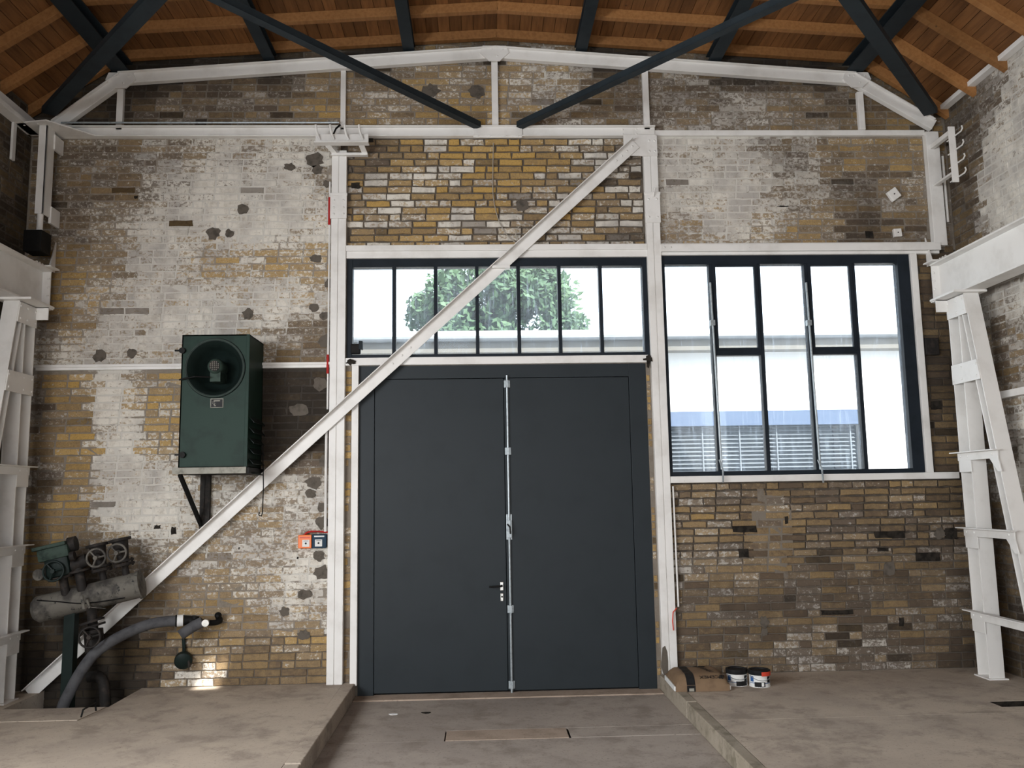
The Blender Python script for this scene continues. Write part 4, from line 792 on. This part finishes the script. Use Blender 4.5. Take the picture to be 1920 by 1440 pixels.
# trims on top of the side walls
mb = MB(); mb.box(5.13, 5.215, 5.6, 8.98, 5.985, 6.035); tag(mb.build('trim_1', 'white', None, .003), 'white trim along the top of the right wall', kind='structure')
mb = MB(); mb.box(-4.745, -4.69, 5.6, 8.95, 5.80, 5.88); mb.box(-4.745, -4.62, 5.6, 8.9, 5.70, 5.75); tag(mb.build('trim_2', 'white', None, .003), 'white double trim along the top of the left wall', kind='structure')
hz = UX(28, 300, -4.70); mb = MB(); mb.box(-4.74, -4.715, hz.y-.03, hz.y+.03, hz.z, 5.72); tag(mb.build('wall_strap', 'white', None, .002), "short white strap hanging from the sooty side wall's trim", 'strap')
a = UX(1870, 740, 5.20); mb = MB(); mb.box(5.16, 5.218, 5.6, a.y+.25, a.z-.05, a.z+.02); tag(mb.build('trim_3', 'white', None, .003), 'white rail along the right wall behind the column', kind='structure')
mb = MB(); c = U(1748, 648); mb.box(c.x-.10, c.x+.05, 8.95, 9.0, c.z-.11, c.z+.08); tag(mb.build('switch_box', 'iron', None, .008), 'dark metal box on the bricks between large window and column', 'box')

# ------------------------------------------------------------------ crane girders and their columns
def column(s, xa, xb, label_c, label_g):   # s=+1 right, -1 left; xa hall side, xb wall side
    ya, yb_ = 8.425, 8.625; sx = 1 if xb > xa else -1
    t = thing('crane_column', ((xa+xb)/2, 8.5, 0), label_c, 'column')
    lo, hi = sorted((xa, xb)); ZT = 3.77
    mb = MB(); mb.box(lo, hi, ya, ya+.014, 0, ZT); mb.box(lo, hi, yb_-.014, yb_, 0, ZT); xm_ = (lo+hi)/2; xw = hi-.02 if sx > 0 else lo+.02; mb.box(xw-.007, xw+.007, ya+.014, yb_-.014, 0, ZT); mb.build('upright_leg', 'white', t, .002)
    # raking leg leaning towards the hall's length
    top, bot = Vector((xm_, 8.36, ZT)), Vector((xm_, 7.60, 0)); d = (bot-top).normalized(); nrm = Vector((0, d.z, -d.y)); nrm = nrm if nrm.y < 0 else -nrm
    mb = MB(); wd = hi-lo
    mb.bar(top, bot, wd, .014, nrm, (0, .045)); mb.bar(top+Vector((xw-xm_, 0, 0)), bot+Vector((xw-xm_, 0, 0)), .014, .08, nrm, (0, 0)); mb.bar(top, bot, wd, .014, nrm, (0, -.045))
    mb.build('raking_leg', 'white', t, .002)
    hx0, hx1 = (lo-.012, lo) if sx > 0 else (hi, hi+.012)
    def yr(z): return 8.36 + (7.60-8.36)*(ZT-z)/ZT
    for z, h in ((3.66, .20), (2.98, .20)):   # batten plates
        mb = MB(); mb.hexa([(hx0, yr(z-h/2)-.05, z-h/2), (hx1, yr(z-h/2)-.05, z-h/2), (hx1, yb_, z-h/2), (hx0, yb_, z-h/2), (hx0, yr(z+h/2)-.05, z+h/2), (hx1, yr(z+h/2)-.05, z+h/2), (hx1, yb_, z+h/2), (hx0, yb_, z+h/2)])
        bp = mb.build('batten_plate', 'white', t, .002); mb = MB(); f = hx0 if sx > 0 else hx1
        for yy in (yb_-.03, ya+.02, yr(z)-.02):
            for dz in (-.06, .06): mb.dome((f, yy, z+dz), (-sx, 0, 0), .013)
        tag(mb.build('rivets', 'white', bp, smooth=True), kind='stuff')
    for z in (2.18, 1.43, .62):   # angle struts tying the two legs, with small plates under them
        mb = MB(); y0 = yr(z)-.06; f0, f1 = (lo-.07, lo) if sx > 0 else (hi, hi+.07)
        mb.box(f0, f1, y0-.05, yb_+.07, z, z+.011); mb.box(hx0, hx1, y0-.02, yb_+.02, z-.075, z+.005); st = mb.build('tie_angle', 'white', t, .002)
        mb = MB(); mb.box(hx0, hx1, ya-.01, yb_+.005, z-.19, z-.07); mb.prism([(hx0, y0-.02, z-.07), (hx0, y0+.12, z-.07), (hx0, y0+.0, z-.20), (hx0, y0-.06, z-.20)], (hx1-hx0, 0, 0)); mb.build('tie_plate', 'white', st, .002)
        mb = MB(); f = hx0 if sx > 0 else hx1
        for yy in (yb_-.03, ya+.04, y0+.07): mb.dome((f, yy, z-.035), (-sx, 0, 0), .012)
        tag(mb.build('rivets', 'white', st, smooth=True), kind='stuff')
    mb = MB(); a, b = sorted((xa-.14*sx, xb+.05*sx)); b = min(b, 5.21); a = max(a, -4.74); mb.box(a, b, 8.24, 8.70, ZT, ZT+.022); mb.build('cap_plate', 'white', t, .002)
    mb = MB(); c0, c1 = sorted((xa-.13*sx, xa)); mb.box(c0, c1, 8.60, 8.612, ZT-.13, ZT); mb.box(c0, c1, 8.60, 8.70, ZT-.012, ZT); mb.build('cap_bracket', 'white', t, .002)
    mb = MB(); mb.box(lo-.02, hi+.02, ya-.03, yb_+.03, 0, .012); mb.box(lo-.02, hi+.02, 7.50, 7.72, 0, .012); mb.build('base_plate', 'white', t)
    # girder
    g = thing('crane_girder', (xm_, 7.3, ZT+.022), label_g, 'girder'); gx = xm_; z0 = ZT+.022; z1 = 4.215
    mb = MB(); mb.box(gx-.10, gx+.10, 5.0, 8.86, z0, z0+.016); mb.box(gx-.10, gx+.10, 5.0, 8.86, z1-.018, z1); mb.box(gx-.008, gx+.008, 5.0, 8.86, z0+.016, z1-.018); mb.build('i_section', 'white', g, .002)
    mb = MB(); mb.box(gx-.09, gx+.09, 8.845, 8.86, z0+.016, z1-.018); fx = gx-.10*sx; a, b = sorted((fx, gx)); mb.build('end_plate', 'white', g, .002)
    mb = MB(); e0, e1 = sorted((gx-.16*sx, gx)); mb.box(e0, e1, 8.70, 8.88, z1, z1+.014); mb.prism([(gx-.06*sx, 8.86, z1+.01), (gx-.06*sx, 8.99, z1+.01), (gx-.06*sx, 8.99, z1+.34)], (.014*sx, 0, 0)); mb.build('end_lug', 'white', g, .002)
    mb = MB()
    for k in range(6): mb.dome((gx-.09*sx, 8.55+.055*k, z1), (0, 0, 1), .016, .02)
    for k in range(4): mb.dome((gx-.07*sx, 8.845, z0+.06+.09*k), (0, -1, 0), .014)
    tag(mb.build('rivets', 'white', g, smooth=True), kind='stuff')
column(1, 4.868, 5.02, "white A-shaped riveted crane column beside the large window", "white crane girder on the column beside the large window")
column(-1, -4.408, -4.56, "white A-shaped riveted crane column beside the valve drum", "white crane girder on the column beside the valve drum")

# ------------------------------------------------------------------ drum with valves over the pit
dL, dR = U(68, 1144, 8.52), U(266, 1095, 8.62); ax = (dR-dL).normalized(); DRr = .125
t = thing('valve_manifold', (-4.0, 8.6, 0), 'grimy tilted steel drum with gate valves and handwheels over the pit', 'manifold')
mb = MB(); L = (dR-dL).length; mb.lathe(dL, ax, [(.001, -.03), (.09, -.02), (DRr, .02), (DRr, L-.03), (DRr+.012, L-.028), (DRr+.012, L), (.001, L)], 28); mb.build('drum', 'drum', t, smooth=True)
mb = MB(); mb.tube([dL+ax*.05+Vector((0, -.10, .09)), dL+ax*.25+Vector((0, -.13, .03)), dL+ax*.5+Vector((0, -.12, -.05)), dL+ax*.85+Vector((0, -.1, -.09))], .006, 6, 4); mb.build('wire', 'black', t)
upn = ax.cross(Vector((0, -1, 0))).normalized(); upn = -upn if upn.z < 0 else upn
def wheel(mb, c, r, axis=(0.12, -1, 0.05)):
    mb.torus(c, axis, r, .010, 24, 6); d = Vector(axis).normalized(); a = d.orthogonal().normalized(); b = d.cross(a)
    for k in range(3): e = a*math.cos(k*2.094+.5)+b*math.sin(k*2.094+.5); mb.tube([c, c+e*r], .009, 5)
    mb.cyl(c-d*.02, c+d*.03, .02, 10)
for (px, py, dxp) in ((180, 1046, 195), (219, 1037, 237)):   # two gate valves standing on the drum
    wc = U(px, py, 8.42); base = U(dxp, 1090 if dxp < 210 else 1080, 8.6)
    vt = wc.copy(); vt.y = 8.58; vt.x = base.x - .02
    mb = MB(); mb.cyl(base-upn*.06, base+upn*.12, .035, 12, .03); mb.cyl(base+upn*.10, base+upn*.125, .095, 18); mb.cyl(base+upn*.135, base+upn*.155, .095, 18); mb.cyl(base+upn*.15, base+upn*.34, .05, 14, .075); mb.cyl(base+upn*.34, base+upn*.365, .105, 18); vb = mb.build('valve_body', 'iron', t, smooth=True)
    cy_ = base+upn*.25; mb = MB(); mb.cyl((cy_.x, cy_.y, cy_.z), (wc.x, wc.y+.02, wc.z), .03, 12); mb.build('spindle', 'iron', vb, smooth=True)
    mb = MB(); wheel(mb, wc, .083); mb.build('handwheel', 'drum', vb, smooth=True)
    mb = MB()
    for k in range(8): e = ax*math.cos(k*.785)+Vector((0, -1, 0))*math.sin(k*.785); mb.cyl(base+upn*.09+e*.078, base+upn*.165+e*.078, .010, 6)
    tag(mb.build('bolts', 'iron', vb), kind='stuff')
# green actuator on the left
g0 = U(110, 1062, 8.48); mb = MB(); mb.bar(g0-ax*.14+upn*.13, g0+ax*.14+upn*.13, .2, .12, upn); ac = mb.build('actuator_housing', 'greenpale', t, .02, True)
mb = MB(); mb.bar(g0-ax*.17+upn*.20, g0+ax*.13+upn*.20, .24, .035, upn); mb.build('lid', 'greenpale', ac, .008)
mb = MB(); mb.cyl(g0+ax*.12+upn*.175, g0+ax*.19+upn*.175, .07, 18); mb.build('end_bell', 'iron', ac, smooth=True)
mb = MB(); mb.bar(g0-ax*.10+upn*.0, g0+ax*.12+upn*.0, .17, .20, upn); mb.build('gearbox', 'greendark', ac, .03, True)
mb = MB(); wheel(mb, U(100, 1071, 8.36), .09); mb.build('handwheel', 'greendark', ac, smooth=True)
cc = U(71, 1078, 8.40); mb = MB(); mb.cyl(cc+Vector((0, .0, 0)), cc+Vector((.02, .25, .0)), .055, 16); mb.build('motor_end', 'drum', ac, .006, True)
mb = MB(); mb.cyl(g0+ax*.1-upn*.03, g0+ax*.26-upn*.0, .06, 14); mb.cyl(g0+ax*.16+upn*.06+Vector((0, -.1, 0)), g0+ax*.2+upn*.06+Vector((0, -.1, 0)), .045, 10); mb.build('side_flange', 'iron', ac, smooth=True)
mb = MB(); mb.cyl(g0+ax*.02-upn*.1, g0+ax*.02-upn*.30, .04, 12); mb.cyl(g0+ax*.17-upn*.06, g0+ax*.17-upn*.28, .045, 12); mb.cyl(g0+ax*.0-upn*.10, g0+ax*.0-upn*.12, .11, 18); mb.cyl(g0+ax*.17-upn*.08, g0+ax*.17-upn*.10, .10, 18); mb.build('neck', 'iron', ac, smooth=True)
# lower valve under the drum
b0 = U(170, 1150, 8.52); b1 = U(178, 1225, 8.55); wc = U(168, 1195, 8.36)
mb = MB(); mb.cyl(b0+Vector((0, 0, .1)), b1, .045, 14); mb.cyl(U(172, 1163, 8.5), U(173, 1167, 8.5), .11, 18); mb.cyl(U(174, 1172, 8.5), U(175, 1176, 8.5), .11, 18); mb.cyl(U(175, 1180, 8.52), U(178, 1222, 8.52), .085, 16); lv = mb.build('lower_valve', 'iron', t, smooth=True)
mb = MB(); wheel(mb, wc, .092, (0.1, -1, .1)); mb.build('handwheel', 'iron', lv, smooth=True); mb = MB(); mb.cyl(wc, wc+Vector((.04, .16, 0)), .028, 10); mb.build('spindle', 'iron', lv, smooth=True)
mb = MB(); mb.cyl(U(153, 1117, 8.36), U(158, 1142, 8.36), .016, 8); mb.cyl(U(163, 1124, 8.36), U(168, 1140, 8.36), .012, 8); mb.tube([U(163, 1138, 8.36), U(198, 1141, 8.40)], .005, 5); mb.build('stud', 'drum', t)
# stand post
a, b = U(136, 1140, 8.55), U(136, 1245, 8.55); mb = MB(); mb.box(a.x-.055, a.x+.045, 8.50, 8.60, -.7, a.z); mb.build('stand_post', 'greendark', t, .004)
# hoses
hs = [U(333, 1164, 8.80), U(305, 1166, 8.76), U(275, 1172, 8.70), U(240, 1186, 8.62), U(205, 1205, 8.50), U(175, 1228, 8.45), U(150, 1262, 8.44), U(132, 1295, 8.44), U(118, 1325, 8.46), U(112, 1360, 8.48)]
t = thing('drain_hose', (-3.6, 8.6, -.4), 'thick grey rubber hose curving from wall tap down into the pit', 'hose')
mb = MB(); mb.tube(hs, .052, 14, 5); mb.build('hose', 'rubber', t, smooth=True)
d = (hs[0]-hs[1]).normalized(); mb = MB(); mb.cyl(hs[0]-d*.005, hs[0]+d*.05, .058, 14); mb.build('white_clamp', 'paper', t, smooth=True); mb = MB(); mb.cyl(hs[0]-d*.02, hs[0]-d*.004, .058, 14); mb.cyl(hs[0]+d*.055, hs[0]+d*.20, .05, 14, .03); mb.build('coupling', 'black', t, smooth=True)
t = thing('wall_tap', (-2.5, 8.85, .6), 'black wall tap with brass fitting and a stub of grey hose', 'tap')
e = U(408, 1160, 8.97); f = U(372, 1166, 8.82); mb = MB(); mb.tube([U(352, 1164, 8.82), f, U(395, 1168, 8.85), U(412, 1165, 8.92), e+Vector((.0, .02, .01))], .028, 10, 3); mb.build('pipe', 'black', t, smooth=True)
mb = MB(); mb.dome(U(409, 1154, 8.9), (.1, -1, 0), .035, .04, 12); mb.build('tap_knob', 'black', t, smooth=True); MB().cyl(U(365, 1160, 8.8), U(366, 1155, 8.8), .03, 10).build('tap_collar', 'black', t, smooth=True)
k = U(384, 1168, 8.76); mb = MB(); mb.cyl(k+Vector((0, .04, 0)), k+Vector((0.01, -.02, 0)), .034, 16); mb.build('end_cap', 'silver', t, smooth=True)
mb = MB(); mb.tube([U(380, 1166, 8.80), U(362, 1175, 8.78), U(338, 1191, 8.74)], .052, 14, 4); mb.build('hose_stub', 'rubber', t, smooth=True)
# hanging socket
t = thing('socket', (-2.75, 8.9, .2), "dark green round socket on a cable hanging under the wall tap", 'socket')
c = U(346, 1238, 8.93); mb = MB(); mb.tube([U(344, 1196, 8.97), U(345, 1215, 8.97), U(345, 1228, 8.94)], .018, 8); mb.build('cable', 'greendark', t)
mb = MB(); mb.lathe(c+Vector((-.02, .04, .02)), (.25, -1, -.35), [(.001, 0), (.06, 0), (.085, .03), (.085, .08), (.06, .10), (.001, .10)], 18); mb.build('housing', 'greendark', t, smooth=True)
mb = MB(); mb.bar(c+Vector((.05, -.03, .03)), c+Vector((.06, -.03, -.06)), .03, .02); mb.build('flap', 'iron', t, .004)
# stub pipe rising in the pit
mb = MB(); mb.tube([U(165, 1270, 8.7), U(185, 1268, 8.7), U(195, 1285, 8.7), U(198, 1330, 8.7), U(199, 1370, 8.7)], .05, 12, 4); tag(mb.build('pit_pipe', 'iron', None, 0, True), 'dark bent pipe standing in the floor pit', 'pipe')

# ------------------------------------------------------------------ cement bag and paint tins
bx0, bx1, by0, by1 = 1.80, 2.30, 8.23, 8.78; hgt = .145
t = thing('cement_bag', ((bx0+bx1)/2, (by0+by1)/2, 0), 'brown paper cement bag with black band lying by the door post', 'bag')
def bag_pt(u, v, s):     # u across 0..1, v depth 0..1, s: 0 bottom 1 top
    ex = min(1, (min(u, 1-u)/.14))**.4 if min(u, 1-u) > 0 else 0; ey = min(1, (min(v, 1-v)/.20))**.4 if min(v, 1-v) > 0 else 0
    b = hgt*(.42+.58*min(ex, 1)*min(ey, 1)); wob = .006*noise.noise(Vector((u*6, v*6, 3.3)))
    x = bx0+(bx1-bx0)*u + (.02*(v-.5)); y = by0+(by1-by0)*v
    return Vector((x, y, .002 if s == 0 else b+wob))
def bag_sheet(u0, u1, v0, v1, nu, nv, lift):
    mb = MB(); vs_ = [bag_pt(u0+(u1-u0)*i/nu, v0+(v1-v0)*j/nv, 1)+Vector((0, 0, lift)) for j in range(nv+1) for i in range(nu+1)]
    fs = [(j*(nu+1)+i, j*(nu+1)+i+1, (j+1)*(nu+1)+i+1, (j+1)*(nu+1)+i) for j in range(nv) for i in range(nu)]; mb.add(vs_, fs); return mb
nu, nv = 22, 18; mb = bag_sheet(0, 1, 0, 1, nu, nv, 0); k = len(mb.v); W_ = nu+1
rim = [i for i in range(nu+1)] + [j*W_+nu for j in range(1, nv+1)] + [nv*W_+i for i in range(nu-1, -1, -1)] + [j*W_ for j in range(nv-1, 0, -1)]
for i in rim: mb.v.append(Vector((mb.v[i].x, mb.v[i].y, .002)))
n = len(rim); mb.f += [(rim[i], rim[(i+1) % n], k+(i+1) % n, k+i) for i in range(n)] + [tuple(k+i for i in range(n-1, -1, -1))]
bagb = mb.build('sack', 'kraft', t, smooth=True)
mb = bag_sheet(.20, .36, 0, 1, 4, 18, .0025); k = len(mb.v)
a0, a1 = bag_pt(.20, 0, 1), bag_pt(.36, 0, 1); mb.add([a0+Vector((0, -.002, 0)), a1+Vector((0, -.002, 0)), Vector((a1.x, a1.y-.002, .004)), Vector((a0.x, a0.y-.002, .004))], [(0, 1, 2, 3)]); mb.build('black_band', 'ink', t)
mb = MB(); z = .02; mb.box(a0.x+.02, a1.x-.015, by0-.006, by0-.001, .008, .034); mb.build('band_label', 'dust', t)
mb = bag_sheet(.5, .72, .72, .9, 4, 3, .003); mb.build('printed_panel', 'ink', t)
for u, s in ((0, -1), (1, 1)):
    mb = MB(); p0, p1 = bag_pt(u, .03, 1), bag_pt(u, .97, 1); mb.prism([(p0.x, p0.y, .006), (p1.x, p1.y, .006), (p1.x, p1.y, .05), (p0.x, p0.y, .05)], (.016*s, 0, 0)); mb.build('stitched_end', 'paper', t, .005)
# print on the sack: it lies upside down to the viewer
pt = bag_pt(.70, .14, 1); pn = bag_pt(.70, .05, 1); yd = (pt-pn).normalized()
mid = bag_pt(.64, .085, 1); nrm = Vector((1, 0, 0)).cross(yd); text_mesh('lettering', 'CEMEX', .058, 'ink', t, mid+nrm*.004, (-1, 0, 0), -yd)
for k in range(3): mb = MB(); c = bag_pt(.84+.03*k, .085, 1)+nrm*.004; mb.prism([c+yd*(-.025)+Vector((-.014, 0, 0)), c+yd*(-.025)+Vector((-.002, 0, 0)), c+yd*.025+Vector((.016, 0, 0)), c+yd*.025+Vector((.004, 0, 0))], nrm*.001); mb.build('printed_slash', 'ink', t)
c = bag_pt(.66, .46, 1); text_mesh('lettering', 'Cemex', .095, 'ink', t, c+Vector((0, 0, .010)), (.25, -1, 0), (1, .25, 0))
def tin(px, py, lab, redspill):
    c = UZ(px, py, 0); c = Vector((c.x, c.y+.10, 0)); r = .098; H = .155
    t = thing('paint_tin', c, lab, 'tin', None)
    mb = MB(); mb.lathe(c, (0, 0, 1), [(.001, .0), (r, 0), (r, .008), (r-.003, .012), (r-.003, H-.03), (r, H-.025)], 28); mb.build('body', 'paper', t, smooth=True)
    mb = MB(); mb.lathe(c, (0, 0, 1), [(r+.001, H-.045), (r+.005, H-.04), (r+.005, H-.004), (r-.004, H), (r-.014, H-.002), (r-.018, H-.012), (.001, H-.010)], 28); mb.build('lid', 'ink', t, smooth=True)
    def arc(a0, a1, z0, z1, mat, nm, rr=r-.001):
        mb = MB(); n = 10; vs_ = [c+Vector((rr*math.cos(a0+(a1-a0)*i/n), rr*math.sin(a0+(a1-a0)*i/n), z)) for z in (z0, z1) for i in range(n+1)]
        mb.add(vs_, [(i, i+1, n+2+i, n+1+i) for i in range(n)]); mb.build(nm, mat, t, smooth=True)
    fr = -math.pi/2
    arc(fr-1.5, fr+1.5, .036, .042, 'blue', 'blue_stripe'); arc(fr-.35 if not redspill else fr-.8, fr+.9 if not redspill else fr+.25, .006, .05, 'ink', 'black_label', r); arc(fr+.5, fr+.95, .045, .10, 'ink', 'side_label'); arc(fr-1.3, fr-.9, .05, .10, 'blue', 'blue_label')
    if redspill: arc(fr-.1, fr+1.2, H-.05, H-.012, 'redpaint', 'red_drip', r+.007); arc(fr-.12, fr+.12, .012, .045, 'paper', 'barcode_label', r+.001)
    mb = MB(); mb.tube([c+Vector((r*math.cos(a), r*math.sin(a)*1.04-.004, .115-.05*math.sin((a+math.pi)/1.0*1.0))) for a in [-math.pi+.2+i*.28 for i in range(10)]], .003, 5); mb.build('wire_handle', 'galv', t)
tin(1388, 1288, 'white paint tin with clean black lid near the cement bag', False); tin(1431, 1290, 'white paint tin with red paint dripped over its lid', True)

# ------------------------------------------------------------------ outside: yard, neighbouring building, tree
tag(MB().box(-45, 45, 9.4, 70, -.5, -.2).build('ground', 'yard'), 'paved yard outside the windows', kind='structure')
YB = 18.0; P = lambda x, y: U(x, y, YB)
ez = P(1450, 634).z; t = thing('neighbour_building', (3, YB, -.2), 'long white rendered building across the yard behind the windows', 'building')
wx0, wx1, wz1 = P(1235, 800).x-1.0, P(1620, 830).x, P(1450, 770).z; hz0 = P(1450, 797).z; wz0 = wz1-2.6
mb = MB(); mb.box(-16, wx0, YB, YB+8, -.2, ez-.18); mb.box(wx1, 24, YB, YB+8, -.2, ez-.18); mb.box(wx0, wx1, YB, YB+8, wz1, ez-.18); mb.box(wx0, wx1, YB, YB+8, -.2, wz0); mb.box(wx0, wx1, YB+.6, YB+8, wz0, wz1); mb.build('facade', 'render', t)
mb = MB(); mb.box(-16.3, 24.3, YB-.35, YB+.02, ez-.30, ez-.06); mb.build('eaves_board', 'fascia', t)
mb = MB(); mb.tube([(-16.3, YB-.42, ez-.03), (24.3, YB-.42, ez-.03)], .06, 8); mb.build('gutter', 'gutter', t)
rz = U(800, 627, YB+4).z; mb = MB(); mb.hexa([(-16.4, YB-.4, ez-.04), (24.4, YB-.4, ez-.04), (24.4, YB+4, rz), (-16.4, YB+4, rz), (-16.4, YB-.4, ez+.04), (24.4, YB-.4, ez+.04), (24.4, YB+4, rz+.08), (-16.4, YB+4, rz+.08)]); mb.hexa([(-16.4, YB+4, rz), (24.4, YB+4, rz), (24.4, YB+8.4, ez), (-16.4, YB+8.4, ez), (-16.4, YB+4, rz+.08), (24.4, YB+4, rz+.08), (24.4, YB+8.4, ez+.08), (-16.4, YB+8.4, ez+.08)]); mb.build('roof', 'roofing', t)
mb = MB(); mb.box(wx0, wx1, YB-.05, YB+.12, hz0, wz1); tag(mb.build('shutter_box', 'bluepanel', t), 'pale blue shutter box')
wd = MB().box(wx0, wx1, YB+.35, YB+.40, wz0, hz0).build('window', 'pane_dark', t)
for k in range(4): x = wx0+(wx1-wx0)*(k+.5)/4+.2; mb = MB(); mb.box(x-.05, x+.05, YB+.30, YB+.36, wz0, hz0); mb.build('window_bar', 'gutter', wd)
mb = MB(); z = hz0-.02
while z > wz0:
    mb.hexa([(wx0+.1, YB+.08, z-.018), (wx1-.15, YB+.08, z-.018), (wx1-.15, YB+.16, z+.018), (wx0+.1, YB+.16, z+.018), (wx0+.1, YB+.08, z-.012), (wx1-.15, YB+.08, z-.012), (wx1-.15, YB+.16, z+.024), (wx0+.1, YB+.16, z+.024)]); z -= .085
bl = mb.build('blind_slats', 'blind', t); tag(bl, 'light grey venetian blind slats', kind='stuff')
mb = MB()
for k in range(7): x = wx0+.35+(wx1-wx0-.6)*k/6; mb.box(x-.012, x+.012, YB+.06, YB+.075, wz0, hz0)
mb.build('blind_tape', 'blind', t)
# tree behind the building
YT = 31.0; tc = U(925, 590, YT)
t = thing('tree', (tc.x, YT, -.2), 'tall leafy tree rising behind the white building', 'tree')
mb = MB(); mb.tube([(tc.x, YT, -.2), (tc.x+.1, YT, 4), (tc.x-.1, YT, 7), (tc.x+.05, YT, tc.z+.6)], .28, 10, 3); mb.build('trunk', 'bark', t, smooth=True)
mb = MB(); rr = random.Random(4); clumps = []
for k in range(60):
    a = rr.uniform(0, 6.283); q = rr.uniform(0, 1)**.5; clumps.append((Vector((tc.x+2.75*q*math.cos(a), YT+2.2*q*math.sin(a), tc.z-.3+rr.uniform(-2.2, 2.0)*(1.15-.5*q))), rr.uniform(.55, .95)))
clumps += [(Vector((U(1080, 610, YT).x, YT, U(1080, 612, YT).z)), .5), (Vector((U(790, 600, YT).x, YT, U(790, 595, YT).z)), .6)]
for c, r in clumps:
    for k in range(230):
        d = Vector((rr.gauss(0, 1), rr.gauss(0, 1), rr.gauss(0, 1))).normalized()*r*rr.uniform(.35, 1.05); p = c+d
        u = Vector((rr.gauss(0, 1), rr.gauss(0, 1), rr.gauss(0, 1))).normalized(); v = u.orthogonal().normalized(); s_ = rr.uniform(.10, .18)
        mb.add([p-u*s_, p+v*s_*.6, p+u*s_, p-v*s_*.6], [(0, 1, 2, 3)])
tag(mb.build('foliage', 'leaf', t), kind='stuff')
